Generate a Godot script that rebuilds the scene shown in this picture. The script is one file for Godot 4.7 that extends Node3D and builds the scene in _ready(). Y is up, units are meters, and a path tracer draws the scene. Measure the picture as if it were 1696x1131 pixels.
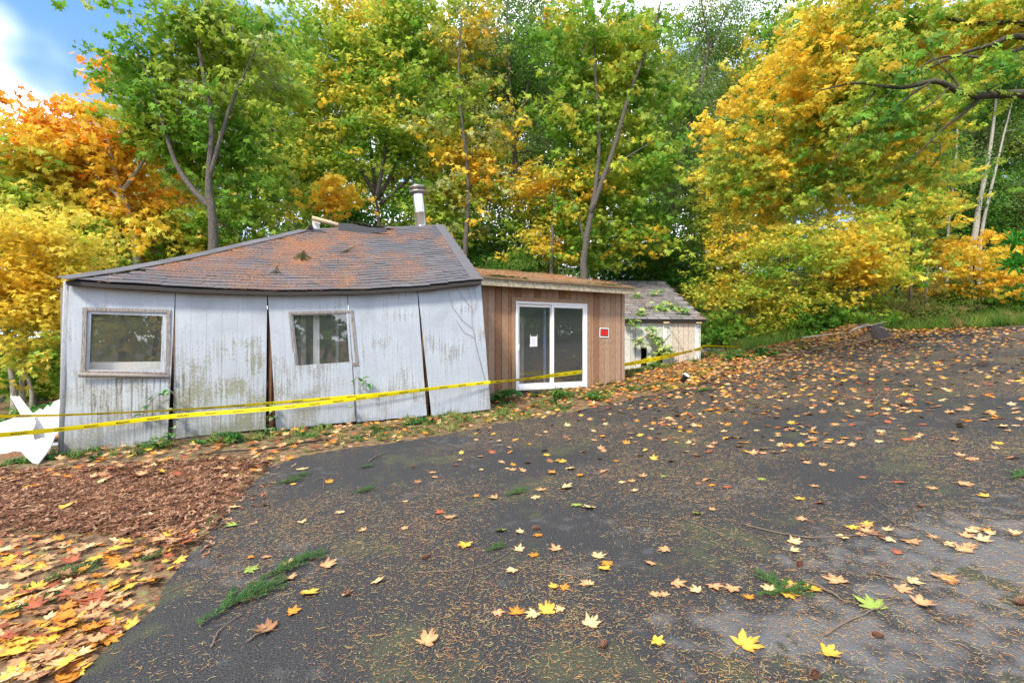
extends Node3D

# Photograph: 1696 x 1131, focal length about 800 px, level lens 1.55 m above the driveway.
# Plan coordinates: x to the side, d = metres ahead of the lens (Godot's -z).
const FOCAL := 800.0
const MID := Vector2(848.0, 566.0)
const EYE := 1.55

var rng := RandomNumberGenerator.new()
var taken := {}
var drive := PackedVector2Array()
var drive_rough := PackedVector2Array()
var wobble := FastNoiseLite.new()
var tint_noise := FastNoiseLite.new()
var M := {}
var SH := {}

# ------------------------------------------------------------------ small helpers
func V(x, y, d) -> Vector3:
	return Vector3(x, y, -d)

func rr(a, b) -> float:
	return rng.randf_range(a, b)

func lin(r, g, b) -> Color:
	return Color(r, g, b).linear_to_srgb()

func numbered(called) -> String:
	if not taken.has(called):
		taken[called] = 0
		return called
	taken[called] += 1
	return "%s_%03d" % [called, taken[called]]

func tag(o, label, category = "", group = "", kind = ""):
	if label: o.set_meta("label", label)
	if category: o.set_meta("category", category)
	if group: o.set_meta("group", group)
	if kind: o.set_meta("kind", kind)
	return o

func thing(called, label, category, at = Vector3.ZERO, group = ""):
	var o = Node3D.new()
	o.name = numbered(called)
	add_child(o)
	o.position = at
	return tag(o, label, category, group)

func holder(called, parent):
	var o = Node3D.new()
	o.name = called
	parent.add_child(o, true)
	return o

func obj(called, mesh, m, parent = null):
	var o = MeshInstance3D.new()
	o.mesh = mesh
	if m: o.material_override = m
	if parent == null:
		o.name = numbered(called)
		add_child(o)
	else:
		o.name = called
		parent.add_child(o, true)
	return o

func st_new() -> SurfaceTool:
	var st = SurfaceTool.new()
	st.begin(Mesh.PRIMITIVE_TRIANGLES)
	st.set_smooth_group(-1)
	return st

func done(st) -> ArrayMesh:
	st.generate_normals()
	return st.commit()

func quad(st, a, b, c, e):
	for p in [a, b, c, a, c, e]: st.add_vertex(p)

func box(st, c, s, basis = Basis()):
	var p = []
	for i in 8:
		p.append(c + basis * Vector3((s.x if i & 1 else -s.x) / 2, (s.y if i & 2 else -s.y) / 2, (s.z if i & 4 else -s.z) / 2))
	st.set_smooth_group(-1)
	quad(st, p[0], p[2], p[3], p[1]); quad(st, p[4], p[5], p[7], p[6])
	quad(st, p[0], p[4], p[6], p[2]); quad(st, p[1], p[3], p[7], p[5])
	quad(st, p[2], p[6], p[7], p[3]); quad(st, p[0], p[1], p[5], p[4])

func box_mesh(s, bevel = 0.0) -> ArrayMesh:
	var st = st_new()
	if bevel <= 0.0:
		box(st, Vector3.ZERO, s)
	else:
		# chamfered box: front and back loops drawn in by the bevel
		var h = s / 2.0
		var loops = [[h.x - bevel, h.y - bevel, -h.z], [h.x, h.y, -h.z + bevel], [h.x, h.y, h.z - bevel], [h.x - bevel, h.y - bevel, h.z]]
		var sg = [Vector2(-1, -1), Vector2(1, -1), Vector2(1, 1), Vector2(-1, 1)]
		for k in 3:
			for i in 4:
				var j = (i + 1) % 4
				var a = Vector3(sg[i].x * loops[k][0], sg[i].y * loops[k][1], loops[k][2])
				var b = Vector3(sg[j].x * loops[k][0], sg[j].y * loops[k][1], loops[k][2])
				var c = Vector3(sg[j].x * loops[k + 1][0], sg[j].y * loops[k + 1][1], loops[k + 1][2])
				var e = Vector3(sg[i].x * loops[k + 1][0], sg[i].y * loops[k + 1][1], loops[k + 1][2])
				quad(st, a, e, c, b)
		for k in [0, 3]:
			var q = []
			for i in 4: q.append(Vector3(sg[i].x * loops[k][0], sg[i].y * loops[k][1], loops[k][2]))
			if k == 0: quad(st, q[0], q[1], q[2], q[3])
			else: quad(st, q[3], q[2], q[1], q[0])
	return done(st)

func tube(st, pts, rad, sides = 6):
	st.set_smooth_group(0)
	var rings = []
	var n = pts.size()
	var ref = Vector3(0.31, 0.11, 0.94)
	for i in n:
		var t: Vector3 = (pts[mini(i + 1, n - 1)] - pts[maxi(i - 1, 0)]).normalized()
		if absf(t.dot(ref)) > 0.95: ref = Vector3(0.9, 0.3, -0.2)
		var a: Vector3 = t.cross(ref).normalized()
		var b: Vector3 = t.cross(a)
		var ring = []
		for k in sides:
			var ang = TAU * k / sides
			ring.append(pts[i] + (a * cos(ang) + b * sin(ang)) * rad[i])
		rings.append(ring)
	for i in n - 1:
		for k in sides:
			var j = (k + 1) % sides
			quad(st, rings[i][k], rings[i][j], rings[i + 1][j], rings[i + 1][k])
	for k in range(1, sides - 1):
		for p in [rings[n - 1][0], rings[n - 1][k], rings[n - 1][k + 1]]: st.add_vertex(p)
		for p in [rings[0][0], rings[0][k + 1], rings[0][k]]: st.add_vertex(p)

func lathe(st, prof, sides = 20, at = Transform3D()):
	st.set_smooth_group(0)
	for i in prof.size() - 1:
		if prof[i] == null or prof[i + 1] == null: continue
		for k in sides:
			var a0 = TAU * k / sides
			var a1 = TAU * (k + 1) / sides
			var p = func(q, a): return at * Vector3(q.x * cos(a), q.y, q.x * sin(a))
			quad(st, p.call(prof[i], a0), p.call(prof[i + 1], a0), p.call(prof[i + 1], a1), p.call(prof[i], a1))

func sheet(st, grid, flip = false):
	# grid: rows of points joined by quads
	for i in grid.size() - 1:
		for k in grid[i].size() - 1:
			if flip: quad(st, grid[i][k], grid[i + 1][k], grid[i + 1][k + 1], grid[i][k + 1])
			else: quad(st, grid[i][k], grid[i][k + 1], grid[i + 1][k + 1], grid[i + 1][k])

func slab(pts, normal, thick) -> ArrayMesh:
	# a flat piece with an outline and a thickness
	var st = st_new()
	var n = pts.size()
	var flat = PackedVector2Array()
	var ax: Vector3 = (pts[1] - pts[0]).normalized()
	var ay: Vector3 = normal.cross(ax).normalized()
	for p in pts: flat.append(Vector2((p - pts[0]).dot(ax), (p - pts[0]).dot(ay)))
	var tri = Geometry2D.triangulate_polygon(flat)
	var back: Vector3 = normal * -thick
	for i in range(0, tri.size(), 3):
		for k in 3: st.add_vertex(pts[tri[i + k]])
		for k in [2, 1, 0]: st.add_vertex(pts[tri[i + k]] + back)
	for i in n:
		var j = (i + 1) % n
		quad(st, pts[i], pts[j], pts[j] + back, pts[i] + back)
	return done(st)

func multi(called, mesh, m, where, tints, parent = null):
	var mm = MultiMesh.new()
	mm.transform_format = MultiMesh.TRANSFORM_3D
	mm.use_colors = true
	mm.mesh = mesh
	mm.instance_count = where.size()
	for i in where.size():
		mm.set_instance_transform(i, where[i])
		mm.set_instance_color(i, tints[i])
	var o = MultiMeshInstance3D.new()
	o.multimesh = mm
	o.material_override = m
	if parent == null:
		o.name = numbered(called)
		add_child(o)
	else:
		o.name = called
		parent.add_child(o, true)
	return o

# ------------------------------------------------------------------ materials
func mat(c, rough = 0.8, metal = 0.0) -> StandardMaterial3D:
	var m = StandardMaterial3D.new()
	m.albedo_color = c
	m.roughness = rough
	m.metallic = metal
	m.metallic_specular = 0.4
	return m

func noise(freq, octaves = 4, kind = FastNoiseLite.TYPE_SIMPLEX_SMOOTH, sd = 1) -> FastNoiseLite:
	var n = FastNoiseLite.new()
	n.noise_type = kind
	n.frequency = freq
	n.fractal_octaves = octaves
	n.seed = sd
	return n

func ramp_tex(stops, freq, octaves = 5, size = 512, sd = 1, kind = FastNoiseLite.TYPE_SIMPLEX_SMOOTH) -> NoiseTexture2D:
	var t = NoiseTexture2D.new()
	t.width = size
	t.height = size
	t.seamless = true
	t.noise = noise(freq, octaves, kind, sd)
	var g = Gradient.new()
	var off = PackedFloat32Array()
	var col = PackedColorArray()
	for s in stops:
		off.append(s[0])
		col.append(s[1])
	g.offsets = off
	g.colors = col
	t.color_ramp = g
	return t

func grain(stops, scale, rough = 0.85, relief = 0.0, freq = 0.02, sd = 1, octaves = 5) -> StandardMaterial3D:
	# a surface whose colour runs through the stops with the noise, mapped by place
	var m = mat(Color.WHITE, rough)
	m.albedo_texture = ramp_tex(stops, freq, octaves, 512, sd)
	m.uv1_triplanar = true
	m.uv1_world_triplanar = true
	m.uv1_scale = scale
	if relief > 0.0:
		m.heightmap_enabled = true
		m.heightmap_texture = ramp_tex([[0.0, Color.BLACK], [1.0, Color.WHITE]], freq, octaves, 512, sd)
		m.heightmap_scale = relief
	return m

func leaf_mat(light, rough = 0.5) -> StandardMaterial3D:
	var m = mat(Color.WHITE, rough)
	m.vertex_color_use_as_albedo = true
	m.metallic_specular = 0.35
	m.backlight_enabled = true
	m.backlight = Color(light, light, light)
	m.cull_mode = BaseMaterial3D.CULL_DISABLED
	return m

# ------------------------------------------------------------------ the lie of the land
func hbase(x, d) -> float:
	var xx = clampf(x, -30.0, 22.0)
	var y = 0.03 * xx + 0.07 * log(1.0 + exp((xx - 1.0) * 1.2)) / 1.2 - 0.0155 + 0.0256 * clampf(d, -20.0, 60.0)
	var far = clampf(d - 21.0, 0.0, 40.0)
	return y + 0.13 * far * smoothstep(-4.0, 14.0, x) + 0.03 * far

func drive_dist(p: Vector2) -> float:
	# metres outside the driveway's edge, negative on it
	var best = 1e9
	for i in drive.size():
		var q = Geometry2D.get_closest_point_to_segment(p, drive[i], drive[(i + 1) % drive.size()])
		best = minf(best, p.distance_squared_to(q))
	best = sqrt(best)
	return -best if Geometry2D.is_point_in_polygon(p, drive) else best

func ground_y(x, d) -> float:
	var s = drive_dist(Vector2(x, d))
	var y = hbase(x, d)
	if s <= 0.0:
		return y - 0.06 * clampf(-s / 0.2, 0.0, 1.0) - 0.004
	var bank = smoothstep(3.0, 8.0, x) * smoothstep(6.0, 10.0, d) * (1.0 - smoothstep(13.8, 15.5, x))
	y += 0.2 * bank * exp(-pow((s - 0.9) / 0.8, 2.0))
	y += 0.32 * exp(-(pow((x - 12.6) / 1.2, 2.0) + pow((d - 17.4) / 0.9, 2.0)))
	y += 0.035 * wobble.get_noise_2d(x * 40.0, d * 40.0) * minf(s * 2.0, 1.0)
	return y

func top_y(x, d) -> float:
	return hbase(x, d) + 0.013 if Geometry2D.is_point_in_polygon(Vector2(x, d), drive_rough) else ground_y(x, d)

func hit(px, py, bare = false) -> Vector2:
	# plan point where the sight line through a pixel meets the land
	var kx: float = (px - MID.x) / FOCAL
	var ky: float = (py - MID.y) / FOCAL
	var d = 1.2
	var before = 1.2
	while d < 45.0:
		var g: float = hbase(kx * d, d) if bare else top_y(kx * d, d)
		if EYE - ky * d <= g: break
		before = d
		d *= 1.03
	for k in 9:
		var m = (before + d) / 2
		var g: float = hbase(kx * m, m) if bare else top_y(kx * m, m)
		if EYE - ky * m <= g: d = m
		else: before = m
	return Vector2(kx * d, d)

func at_px(px, py, d) -> Vector3:
	return V((px - MID.x) / FOCAL * d, EYE - (py - MID.y) / FOCAL * d, d)
# ------------------------------------------------------------------ leaf shapes
const LOBES := [[0, 1.0], [9, 0.74], [15, 0.76], [23, 0.5], [32, 0.7], [43, 0.93], [51, 0.74], [60, 0.62], [71, 0.42], [84, 0.55], [97, 0.66], [112, 0.46], [135, 0.3], [165, 0.16]]
const LOBES_PLAIN := [[0, 1.0], [18, 0.5], [43, 0.92], [70, 0.42], [98, 0.66], [140, 0.24]]

func outline(table, ragged = 0.0) -> Array:
	var pts = []
	for i in range(table.size() - 1, 0, -1): pts.append([-table[i][0], table[i][1]])
	for e in table: pts.append([e[0], e[1]])
	var o = []
	for e in pts:
		var r: float = e[1] * (1.0 + rr(-ragged, ragged))
		o.append(Vector2(sin(deg_to_rad(e[0])) * r, cos(deg_to_rad(e[0])) * r))
	return o

func add_maple(st, t: Transform3D, size, out, curl, c: Color, fold = 0.15):
	st.set_smooth_group(0)
	st.set_color(c)
	var p = []
	for q in out:
		var r2: float = q.length_squared()
		p.append(t * (Vector3(q.x, -curl * r2 + fold * absf(q.x) * 0.6, q.y) * size))
	var mid: Vector3 = t * (Vector3(0, 0.02, 0.0) * size)
	for i in p.size() - 1:
		for v in [mid, p[i], p[i + 1]]: st.add_vertex(v)

func add_blade(st, t: Transform3D, length, width, c: Color, bend = 0.2):
	# a plain pointed leaf, six triangles, folded a little along its midrib
	st.set_smooth_group(0)
	st.set_color(c)
	var zs = [0.0, 0.3, 0.65, 1.0]
	var ws = [0.0, 0.5, 0.42, 0.0]
	for s in [-1.0, 1.0]:
		for i in 3:
			var a0: Vector3 = t * Vector3(0, -bend * zs[i] * zs[i] * length, zs[i] * length)
			var a1: Vector3 = t * Vector3(0, -bend * zs[i + 1] * zs[i + 1] * length, zs[i + 1] * length)
			var b0: Vector3 = t * Vector3(s * ws[i] * width, -bend * zs[i] * zs[i] * length + ws[i] * width * 0.4, zs[i] * length)
			var b1: Vector3 = t * Vector3(s * ws[i + 1] * width, -bend * zs[i + 1] * zs[i + 1] * length + ws[i + 1] * width * 0.4, zs[i + 1] * length)
			if ws[i] > 0.0:
				for v in [a0, b0, a1]: st.add_vertex(v)
			if ws[i + 1] > 0.0:
				for v in [b0 if ws[i] > 0.0 else a0, b1, a1]: st.add_vertex(v)

func aim(dir: Vector3, roll: float, at: Vector3) -> Transform3D:
	# +z along dir, +y as near to up as it gets, then rolled
	var z = dir.normalized()
	var x = Vector3.UP.cross(z)
	x = x.normalized() if x.length() > 0.01 else Vector3.RIGHT
	var b = Basis(x, z.cross(x), z)
	return Transform3D(b * Basis(Vector3(0, 0, 1), roll), at)

func spray_maple(n, size, reach) -> ArrayMesh:
	var st = st_new()
	for i in n:
		var phi = TAU * (i + rr(-0.4, 0.4)) / n
		var dist = rr(0.12, 1.0) * reach
		var at = Vector3(cos(phi) * dist, rr(-0.2, 0.2) * reach, sin(phi) * dist)
		var drop = deg_to_rad(rr(5.0, 75.0))
		var p2 = phi + rr(-0.9, 0.9)
		var v = rr(0.72, 1.2)
		add_maple(st, aim(Vector3(cos(p2) * cos(drop), -sin(drop), sin(p2) * cos(drop)), rr(-0.8, 0.8), at), size * rr(0.3, 0.85), outline(LOBES_PLAIN, 0.1), rr(0.05, 0.3), Color(v * rr(0.94, 1.06), v, v * rr(0.85, 1.1)))
	return done(st)

func spray_fine(n, length, width, reach) -> ArrayMesh:
	var st = st_new()
	for i in n:
		var phi = rr(0, TAU)
		var dist = sqrt(rr(0.02, 1.0)) * reach
		var at = Vector3(cos(phi) * dist, rr(-0.35, 0.35) * reach, sin(phi) * dist)
		var drop = deg_to_rad(rr(-10.0, 70.0))
		var p2 = phi + rr(-1.0, 1.0)
		var v = rr(0.7, 1.25)
		add_blade(st, aim(Vector3(cos(p2) * cos(drop), -sin(drop), sin(p2) * cos(drop)), rr(-1.0, 1.0), at), length * rr(0.7, 1.2), width * rr(0.8, 1.2), Color(v, v, v))
	return done(st)

func spray_upright(n, length, width, reach) -> ArrayMesh:
	var st = st_new()
	for i in n:
		var phi = TAU * (i + rr(-0.4, 0.4)) / n
		var lift = deg_to_rad(rr(-15.0, 65.0))
		var v = rr(0.7, 1.25)
		add_blade(st, aim(Vector3(cos(phi) * cos(lift), sin(lift), sin(phi) * cos(lift)), rr(-0.4, 0.4), Vector3(cos(phi), rr(-1.0, 0.6), sin(phi)) * reach * rr(0.0, 0.6)), length * rr(0.7, 1.15), width, Color(v, v, v), rr(0.1, 0.5))
	return done(st)

func spray_needle(reach) -> ArrayMesh:
	# a flat drooping conifer spray: a shoot with side shoots set with needles
	var st = st_new()
	for s in 9:
		var along = s / 8.0
		for side in [-1.0, 1.0]:
			var root = Vector3(0, -0.25 * along * along * reach, along * reach)
			var ln: float = reach * (0.55 - 0.4 * along)
			for k in 5:
				var w = k / 5.0
				var at = root + Vector3(side * w * ln, -0.3 * w * w * ln, w * ln * 0.5)
				var v = rr(0.7, 1.2)
				add_blade(st, aim(Vector3(side * rr(0.3, 1.0), rr(-0.3, 0.3), rr(0.2, 1.2)), rr(-1, 1), at), reach * 0.22, reach * 0.035, Color(v, v, v), 0.2)
	return done(st)

func needle_patch(n, reach, length, width) -> ArrayMesh:
	# shed needles lying about
	var st = st_new()
	for i in n:
		var phi = rr(0, TAU)
		var at = Vector3(rr(-reach, reach), 0.001 + rr(0.0, 0.004), rr(-reach, reach))
		var l: float = length * rr(0.5, 1.25)
		var z = Vector3(cos(phi), 0, sin(phi))
		var x = Vector3(-sin(phi), 0, cos(phi)) * width
		var bow: Vector3 = x.normalized() * rr(-0.06, 0.06) * l
		var v = rr(0.6, 1.45)
		st.set_color(Color(v, v * rr(0.85, 1.2), v * rr(0.7, 1.2)))
		st.set_smooth_group(-1)
		var up = Vector3(0, width * 0.8, 0)
		var m0 = at + up + bow
		for s in [-1.0, 1.0]:
			for v3 in [at - z * l / 2, at + bow + x * s, m0]: st.add_vertex(v3)
			for v3 in [m0, at + bow + x * s, at + z * l / 2]: st.add_vertex(v3)
	return done(st)

func fallen_leaf(curl, fold, ragged, stalk = true) -> ArrayMesh:
	# a shed maple leaf lying on its back or face: lobes lift off the ground here and there
	var st = st_new()
	st.set_smooth_group(0)
	st.set_color(Color.WHITE)
	var out = outline(LOBES, ragged)
	var ph = rr(0, TAU)
	var rim = []
	var half = []
	for q in out:
		var a = atan2(q.x, q.y)
		var r: float = q.length()
		var y: float = 0.04 + curl * r * r * (0.5 + 0.5 * sin(a * 2.0 + ph)) + fold * absf(q.x)
		rim.append(Vector3(q.x, y, q.y - 0.25))
		half.append(Vector3(q.x * 0.5, 0.03 + curl * 0.25 * r * r * (0.5 + 0.5 * sin(a * 2.0 + ph)) + fold * absf(q.x) * 0.5 + 0.02 * sin(a * 9.0), q.y * 0.5 - 0.25))
	var mid = Vector3(0, 0.02, -0.25)
	# browning margins, brighter blade
	var edge = []
	var blade = []
	for i in rim.size():
		var e = rr(0.5, 1.0)
		edge.append(Color(e, e * rr(0.8, 1.0), e * rr(0.7, 1.0)))
		var w = rr(0.85, 1.12)
		blade.append(Color(w, w, w))
	for i in rim.size() - 1:
		for q in [[mid, Color(1.1, 1.05, 0.9)], [half[i], blade[i]], [half[i + 1], blade[i + 1]], [half[i], blade[i]], [rim[i], edge[i]], [rim[i + 1], edge[i + 1]], [half[i], blade[i]], [rim[i + 1], edge[i + 1]], [half[i + 1], blade[i + 1]]]:
			st.set_color(q[1])
			st.add_vertex(q[0])
	st.set_color(Color(0.8, 0.7, 0.6))
	if stalk:
		tube(st, [mid, mid + Vector3(rr(-0.1, 0.1), 0.03, -0.3), mid + Vector3(rr(-0.3, 0.3), 0.02, -0.65)], [0.02, 0.016, 0.016], 4)
	return done(st)

# ------------------------------------------------------------------ trees
func blend(pal, t) -> Color:
	var f: float = clampf(t, 0.0, 0.9999) * (pal.size() - 1)
	var i = int(f)
	return pal[i].lerp(pal[i + 1], f - i)

func bent(a: Vector3, b: Vector3, sway, lift) -> Array:
	var l = a.distance_to(b)
	var m1 = a.lerp(b, 0.35) + Vector3(rr(-sway, sway), lift, rr(-sway, sway)) * l
	var m2 = a.lerp(b, 0.7) + Vector3(rr(-sway, sway), lift * 0.8, rr(-sway, sway)) * l
	return [a, m1, m2, b]

func smooth_line(pts, steps) -> Array:
	var o = []
	for i in pts.size() - 1:
		var p0: Vector3 = pts[maxi(i - 1, 0)]
		var p3: Vector3 = pts[mini(i + 2, pts.size() - 1)]
		for k in steps:
			o.append(pts[i].cubic_interpolate(pts[i + 1], p0, p3, float(k) / steps))
	o.append(pts[pts.size() - 1])
	return o

func tree(called, label, category, o, group = ""):
	# o.stems: polylines in the world with a foot radius; o.blobs: [centre, radii, clumps] of the crown; o.pal: leaf colours in a row
	var foot: Vector3 = o.stems[0][0][0]
	var root = thing(called, label, category, foot, group)
	var nodes = []
	var bark = o.get("bark", M.bark)
	for s in o.stems:
		var line = smooth_line(s[0], 4)
		var st = st_new()
		var rad = []
		var p = []
		for i in line.size():
			var f = float(i) / (line.size() - 1)
			var r: float = s[1] * (1.0 - 0.88 * f) * (1.25 if i == 0 and s[0][0] == foot else 1.0)
			rad.append(r)
			var q: Vector3 = line[i] - foot + Vector3(rr(-0.15, 0.15), 0, rr(-0.15, 0.15)) * r
			if i == 0: q = line[i] - foot
			p.append(q)
			if f > o.get("bare", 0.25): nodes.append([q, r])
		tube(st, p, rad, 9)
		obj("trunk", done(st), bark, root)
	var where = []
	var tints = []
	var clumps = []
	for b in o.blobs:
		var c: Vector3 = b[0] - foot
		var k = 0
		while k < b[2]:
			var q = Vector3(rng.randfn(), rng.randfn(), rng.randfn()).normalized() * pow(rng.randf(), 0.42)
			var at: Vector3 = c + q * b[1]
			k += 1
			# uneven outline: hollows where the noise is low
			if wobble.get_noise_3dv((at + foot) * 55.0) < -0.24 and q.length() > 0.35: continue
			clumps.append(at)
	clumps.sort_custom(func(a, b): return a.length_squared() < b.length_squared())
	var st2 = st_new()
	var any = false
	var size: float = o.get("size", 1.0)
	var wide: float = o.get("wide", 0.42)
	var flat: float = o.get("flat", 0.5)
	for c in clumps:
		var best = null
		var cost = 1e9
		for nd in nodes:
			var dd: float = nd[0].distance_to(c)
			if nd[0].y > c.y: dd += (nd[0].y - c.y) * 0.7
			if dd < cost:
				cost = dd
				best = nd
		var l: float = best[0].distance_to(c)
		if l > 0.25:
			var path = bent(best[0], c, 0.1, 0.07)
			var r0: float = minf(best[1] * 0.7, 0.011 + 0.011 * l)
			tube(st2, path, [r0, r0 * 0.75, r0 * 0.5, 0.005], 4)
			any = true
			nodes.append([path[1], r0 * 0.75])
			nodes.append([path[2], r0 * 0.5])
			nodes.append([path[3], 0.006])
		var clump_tone = rng.randfn() * 0.1
		for k in int(o.get("per", 9)):
			var at: Vector3 = c + Vector3(rng.randfn() * wide, rng.randfn() * wide * flat, rng.randfn() * wide)
			var b = Basis.from_euler(Vector3(rr(-0.5, 0.5), rr(0, TAU), rr(-0.5, 0.5))).scaled(Vector3.ONE * size * rr(0.75, 1.25))
			where.append(Transform3D(b, at))
			var w: Vector3 = at + foot
			var t: float = 0.5 + tint_noise.get_noise_3dv(w * 26.0) * 0.75 + clump_tone + rng.randfn() * o.get("mix", 0.13)
			if o.has("rise"): t += (w.y - o.rise[0]) * o.rise[1]
			var col = blend(o.pal, t)
			var v = rr(0.8, 1.2)
			tints.append(Color(col.r * v, col.g * v, col.b * v))
	if any: tag(obj("branches", done(st2), o.get("twig", bark), root), "", "", "", "stuff")
	if where.size(): tag(multi("crown", o.spray, o.get("leaf", M.leaf), where, tints, root), "", "", "", "stuff")
	return root

func stem_px(list, d, r) -> Array:
	var p = []
	for e in list: p.append(at_px(e[0], e[1], d + (e[2] if e.size() > 2 else 0.0)))
	return [p, r]

func rooted(list, d, r) -> Array:
	# as stem_px, with its foot let down to the ground under the first point
	var s = stem_px(list, d, r)
	var f: Vector3 = s[0][0]
	s[0].push_front(Vector3(f.x, ground_y(f.x, -f.z) - 0.05, f.z))
	return s

func blob_px(px, py, d, rx, ry, rz, n) -> Array:
	return [at_px(px, py, d), Vector3(rx / FOCAL * d, ry / FOCAL * d, rz), n]
# ------------------------------------------------------------------ the grey house: its front wall in plan
const WALL_A := Vector2(-6.41, 6.87)
const WALL_U := Vector2(0.9323, 0.3617)
const WALL_N := Vector2(0.3617, -0.9323)

func plane_px(px, py, a: Vector2, n: Vector2, out) -> Vector3:
	# where a sight line meets an upright plane through plan point a, moved out metres along n
	var k = Vector2((px - MID.x) / FOCAL, 1.0)
	var d: float = (a + n * out).dot(n) / k.dot(n)
	return V(k.x * d, EYE - (py - MID.y) / FOCAL * d, d)

func wp(px, py, out = 0.0) -> Vector3:
	return plane_px(px, py, WALL_A, WALL_N, out)

func wa(p: Vector3) -> float:
	return (Vector2(p.x, -p.z) - WALL_A).dot(WALL_U)

func wq(a, y, out = 0.0) -> Vector3:
	var q: Vector2 = WALL_A + WALL_U * a + WALL_N * out
	return V(q.x, y, q.y)

func wall_basis() -> Basis:
	var u = Vector3(WALL_U.x, 0, -WALL_U.y)
	return Basis(u, Vector3.UP, u.cross(Vector3.UP))

func wall_panel(q, outs, hole, grooves) -> ArrayMesh:
	# q: corner pixels top-left, top-right, bottom-right, bottom-left; outs: how far each corner stands out; hole in shares of the panel
	var c = []
	for i in 4:
		var p = wp(q[i][0], q[i][1])
		c.append(Vector3(wa(p), p.y, outs[i]))
	var us = [0.0, 1.0]
	for g in range(1, grooves):
		us.append(float(g) / grooves - 0.0025)
		us.append(float(g) / grooves + 0.0025)
	var vs = []
	for k in 13: vs.append(k / 12.0)
	if hole:
		us.append_array([hole[0], hole[1]])
		vs.append_array([hole[2], hole[3]])
	us.sort()
	vs.sort()
	var f = func(u, v, deep):
		var p = c[3].lerp(c[2], u).lerp(c[0].lerp(c[1], u), v)
		var bulge: float = 0.012 * sin(v * PI) * wobble.get_noise_2d(p.x * 60.0, v * 70.0) * 2.0
		var y: float = p.y + (0.018 * wobble.get_noise_1d(p.x * 400.0) if v < 0.001 else 0.0)
		return Vector3(p.x, y, p.z + bulge - deep)
	var st = st_new()
	var put = func(pts):
		for k in [0, 1, 2, 0, 2, 3]:
			var e: Vector3 = pts[k]
			st.set_uv(Vector2(e.x / 6.7, 1.0 - (e.y + 0.3) / 3.2))
			st.add_vertex(wq(e.x, e.y, e.z))
	for i in us.size() - 1:
		var mid_u: float = (us[i] + us[i + 1]) / 2
		var deep = 0.0
		for g in range(1, grooves):
			if absf(mid_u - float(g) / grooves) < 0.0025: deep = 0.0025
		for k in vs.size() - 1:
			var mid_v: float = (vs[k] + vs[k + 1]) / 2
			if hole and mid_u > hole[0] and mid_u < hole[1] and mid_v > hole[2] and mid_v < hole[3]: continue
			put.call([f.call(us[i], vs[k + 1], deep), f.call(us[i + 1], vs[k + 1], deep), f.call(us[i + 1], vs[k], deep), f.call(us[i], vs[k], deep)])
			put.call([f.call(us[i], vs[k], 0.02), f.call(us[i + 1], vs[k], 0.02), f.call(us[i + 1], vs[k + 1], 0.02), f.call(us[i], vs[k + 1], 0.02)])
			if deep > 0.0:
				for s in [i, i + 1]:
					put.call([f.call(us[s], vs[k], 0.0), f.call(us[s], vs[k + 1], 0.0), f.call(us[s], vs[k + 1], 0.0025), f.call(us[s], vs[k], 0.0025)])
	for k in vs.size() - 1:
		for u in [0.0, 1.0]:
			put.call([f.call(u, vs[k], 0.0), f.call(u, vs[k + 1], 0.0), f.call(u, vs[k + 1], 0.02), f.call(u, vs[k], 0.02)])
	for i in us.size() - 1:
		for v in [0.0, 1.0]:
			put.call([f.call(us[i], v, 0.0), f.call(us[i + 1], v, 0.0), f.call(us[i + 1], v, 0.02), f.call(us[i], v, 0.02)])
	return done(st)

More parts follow.
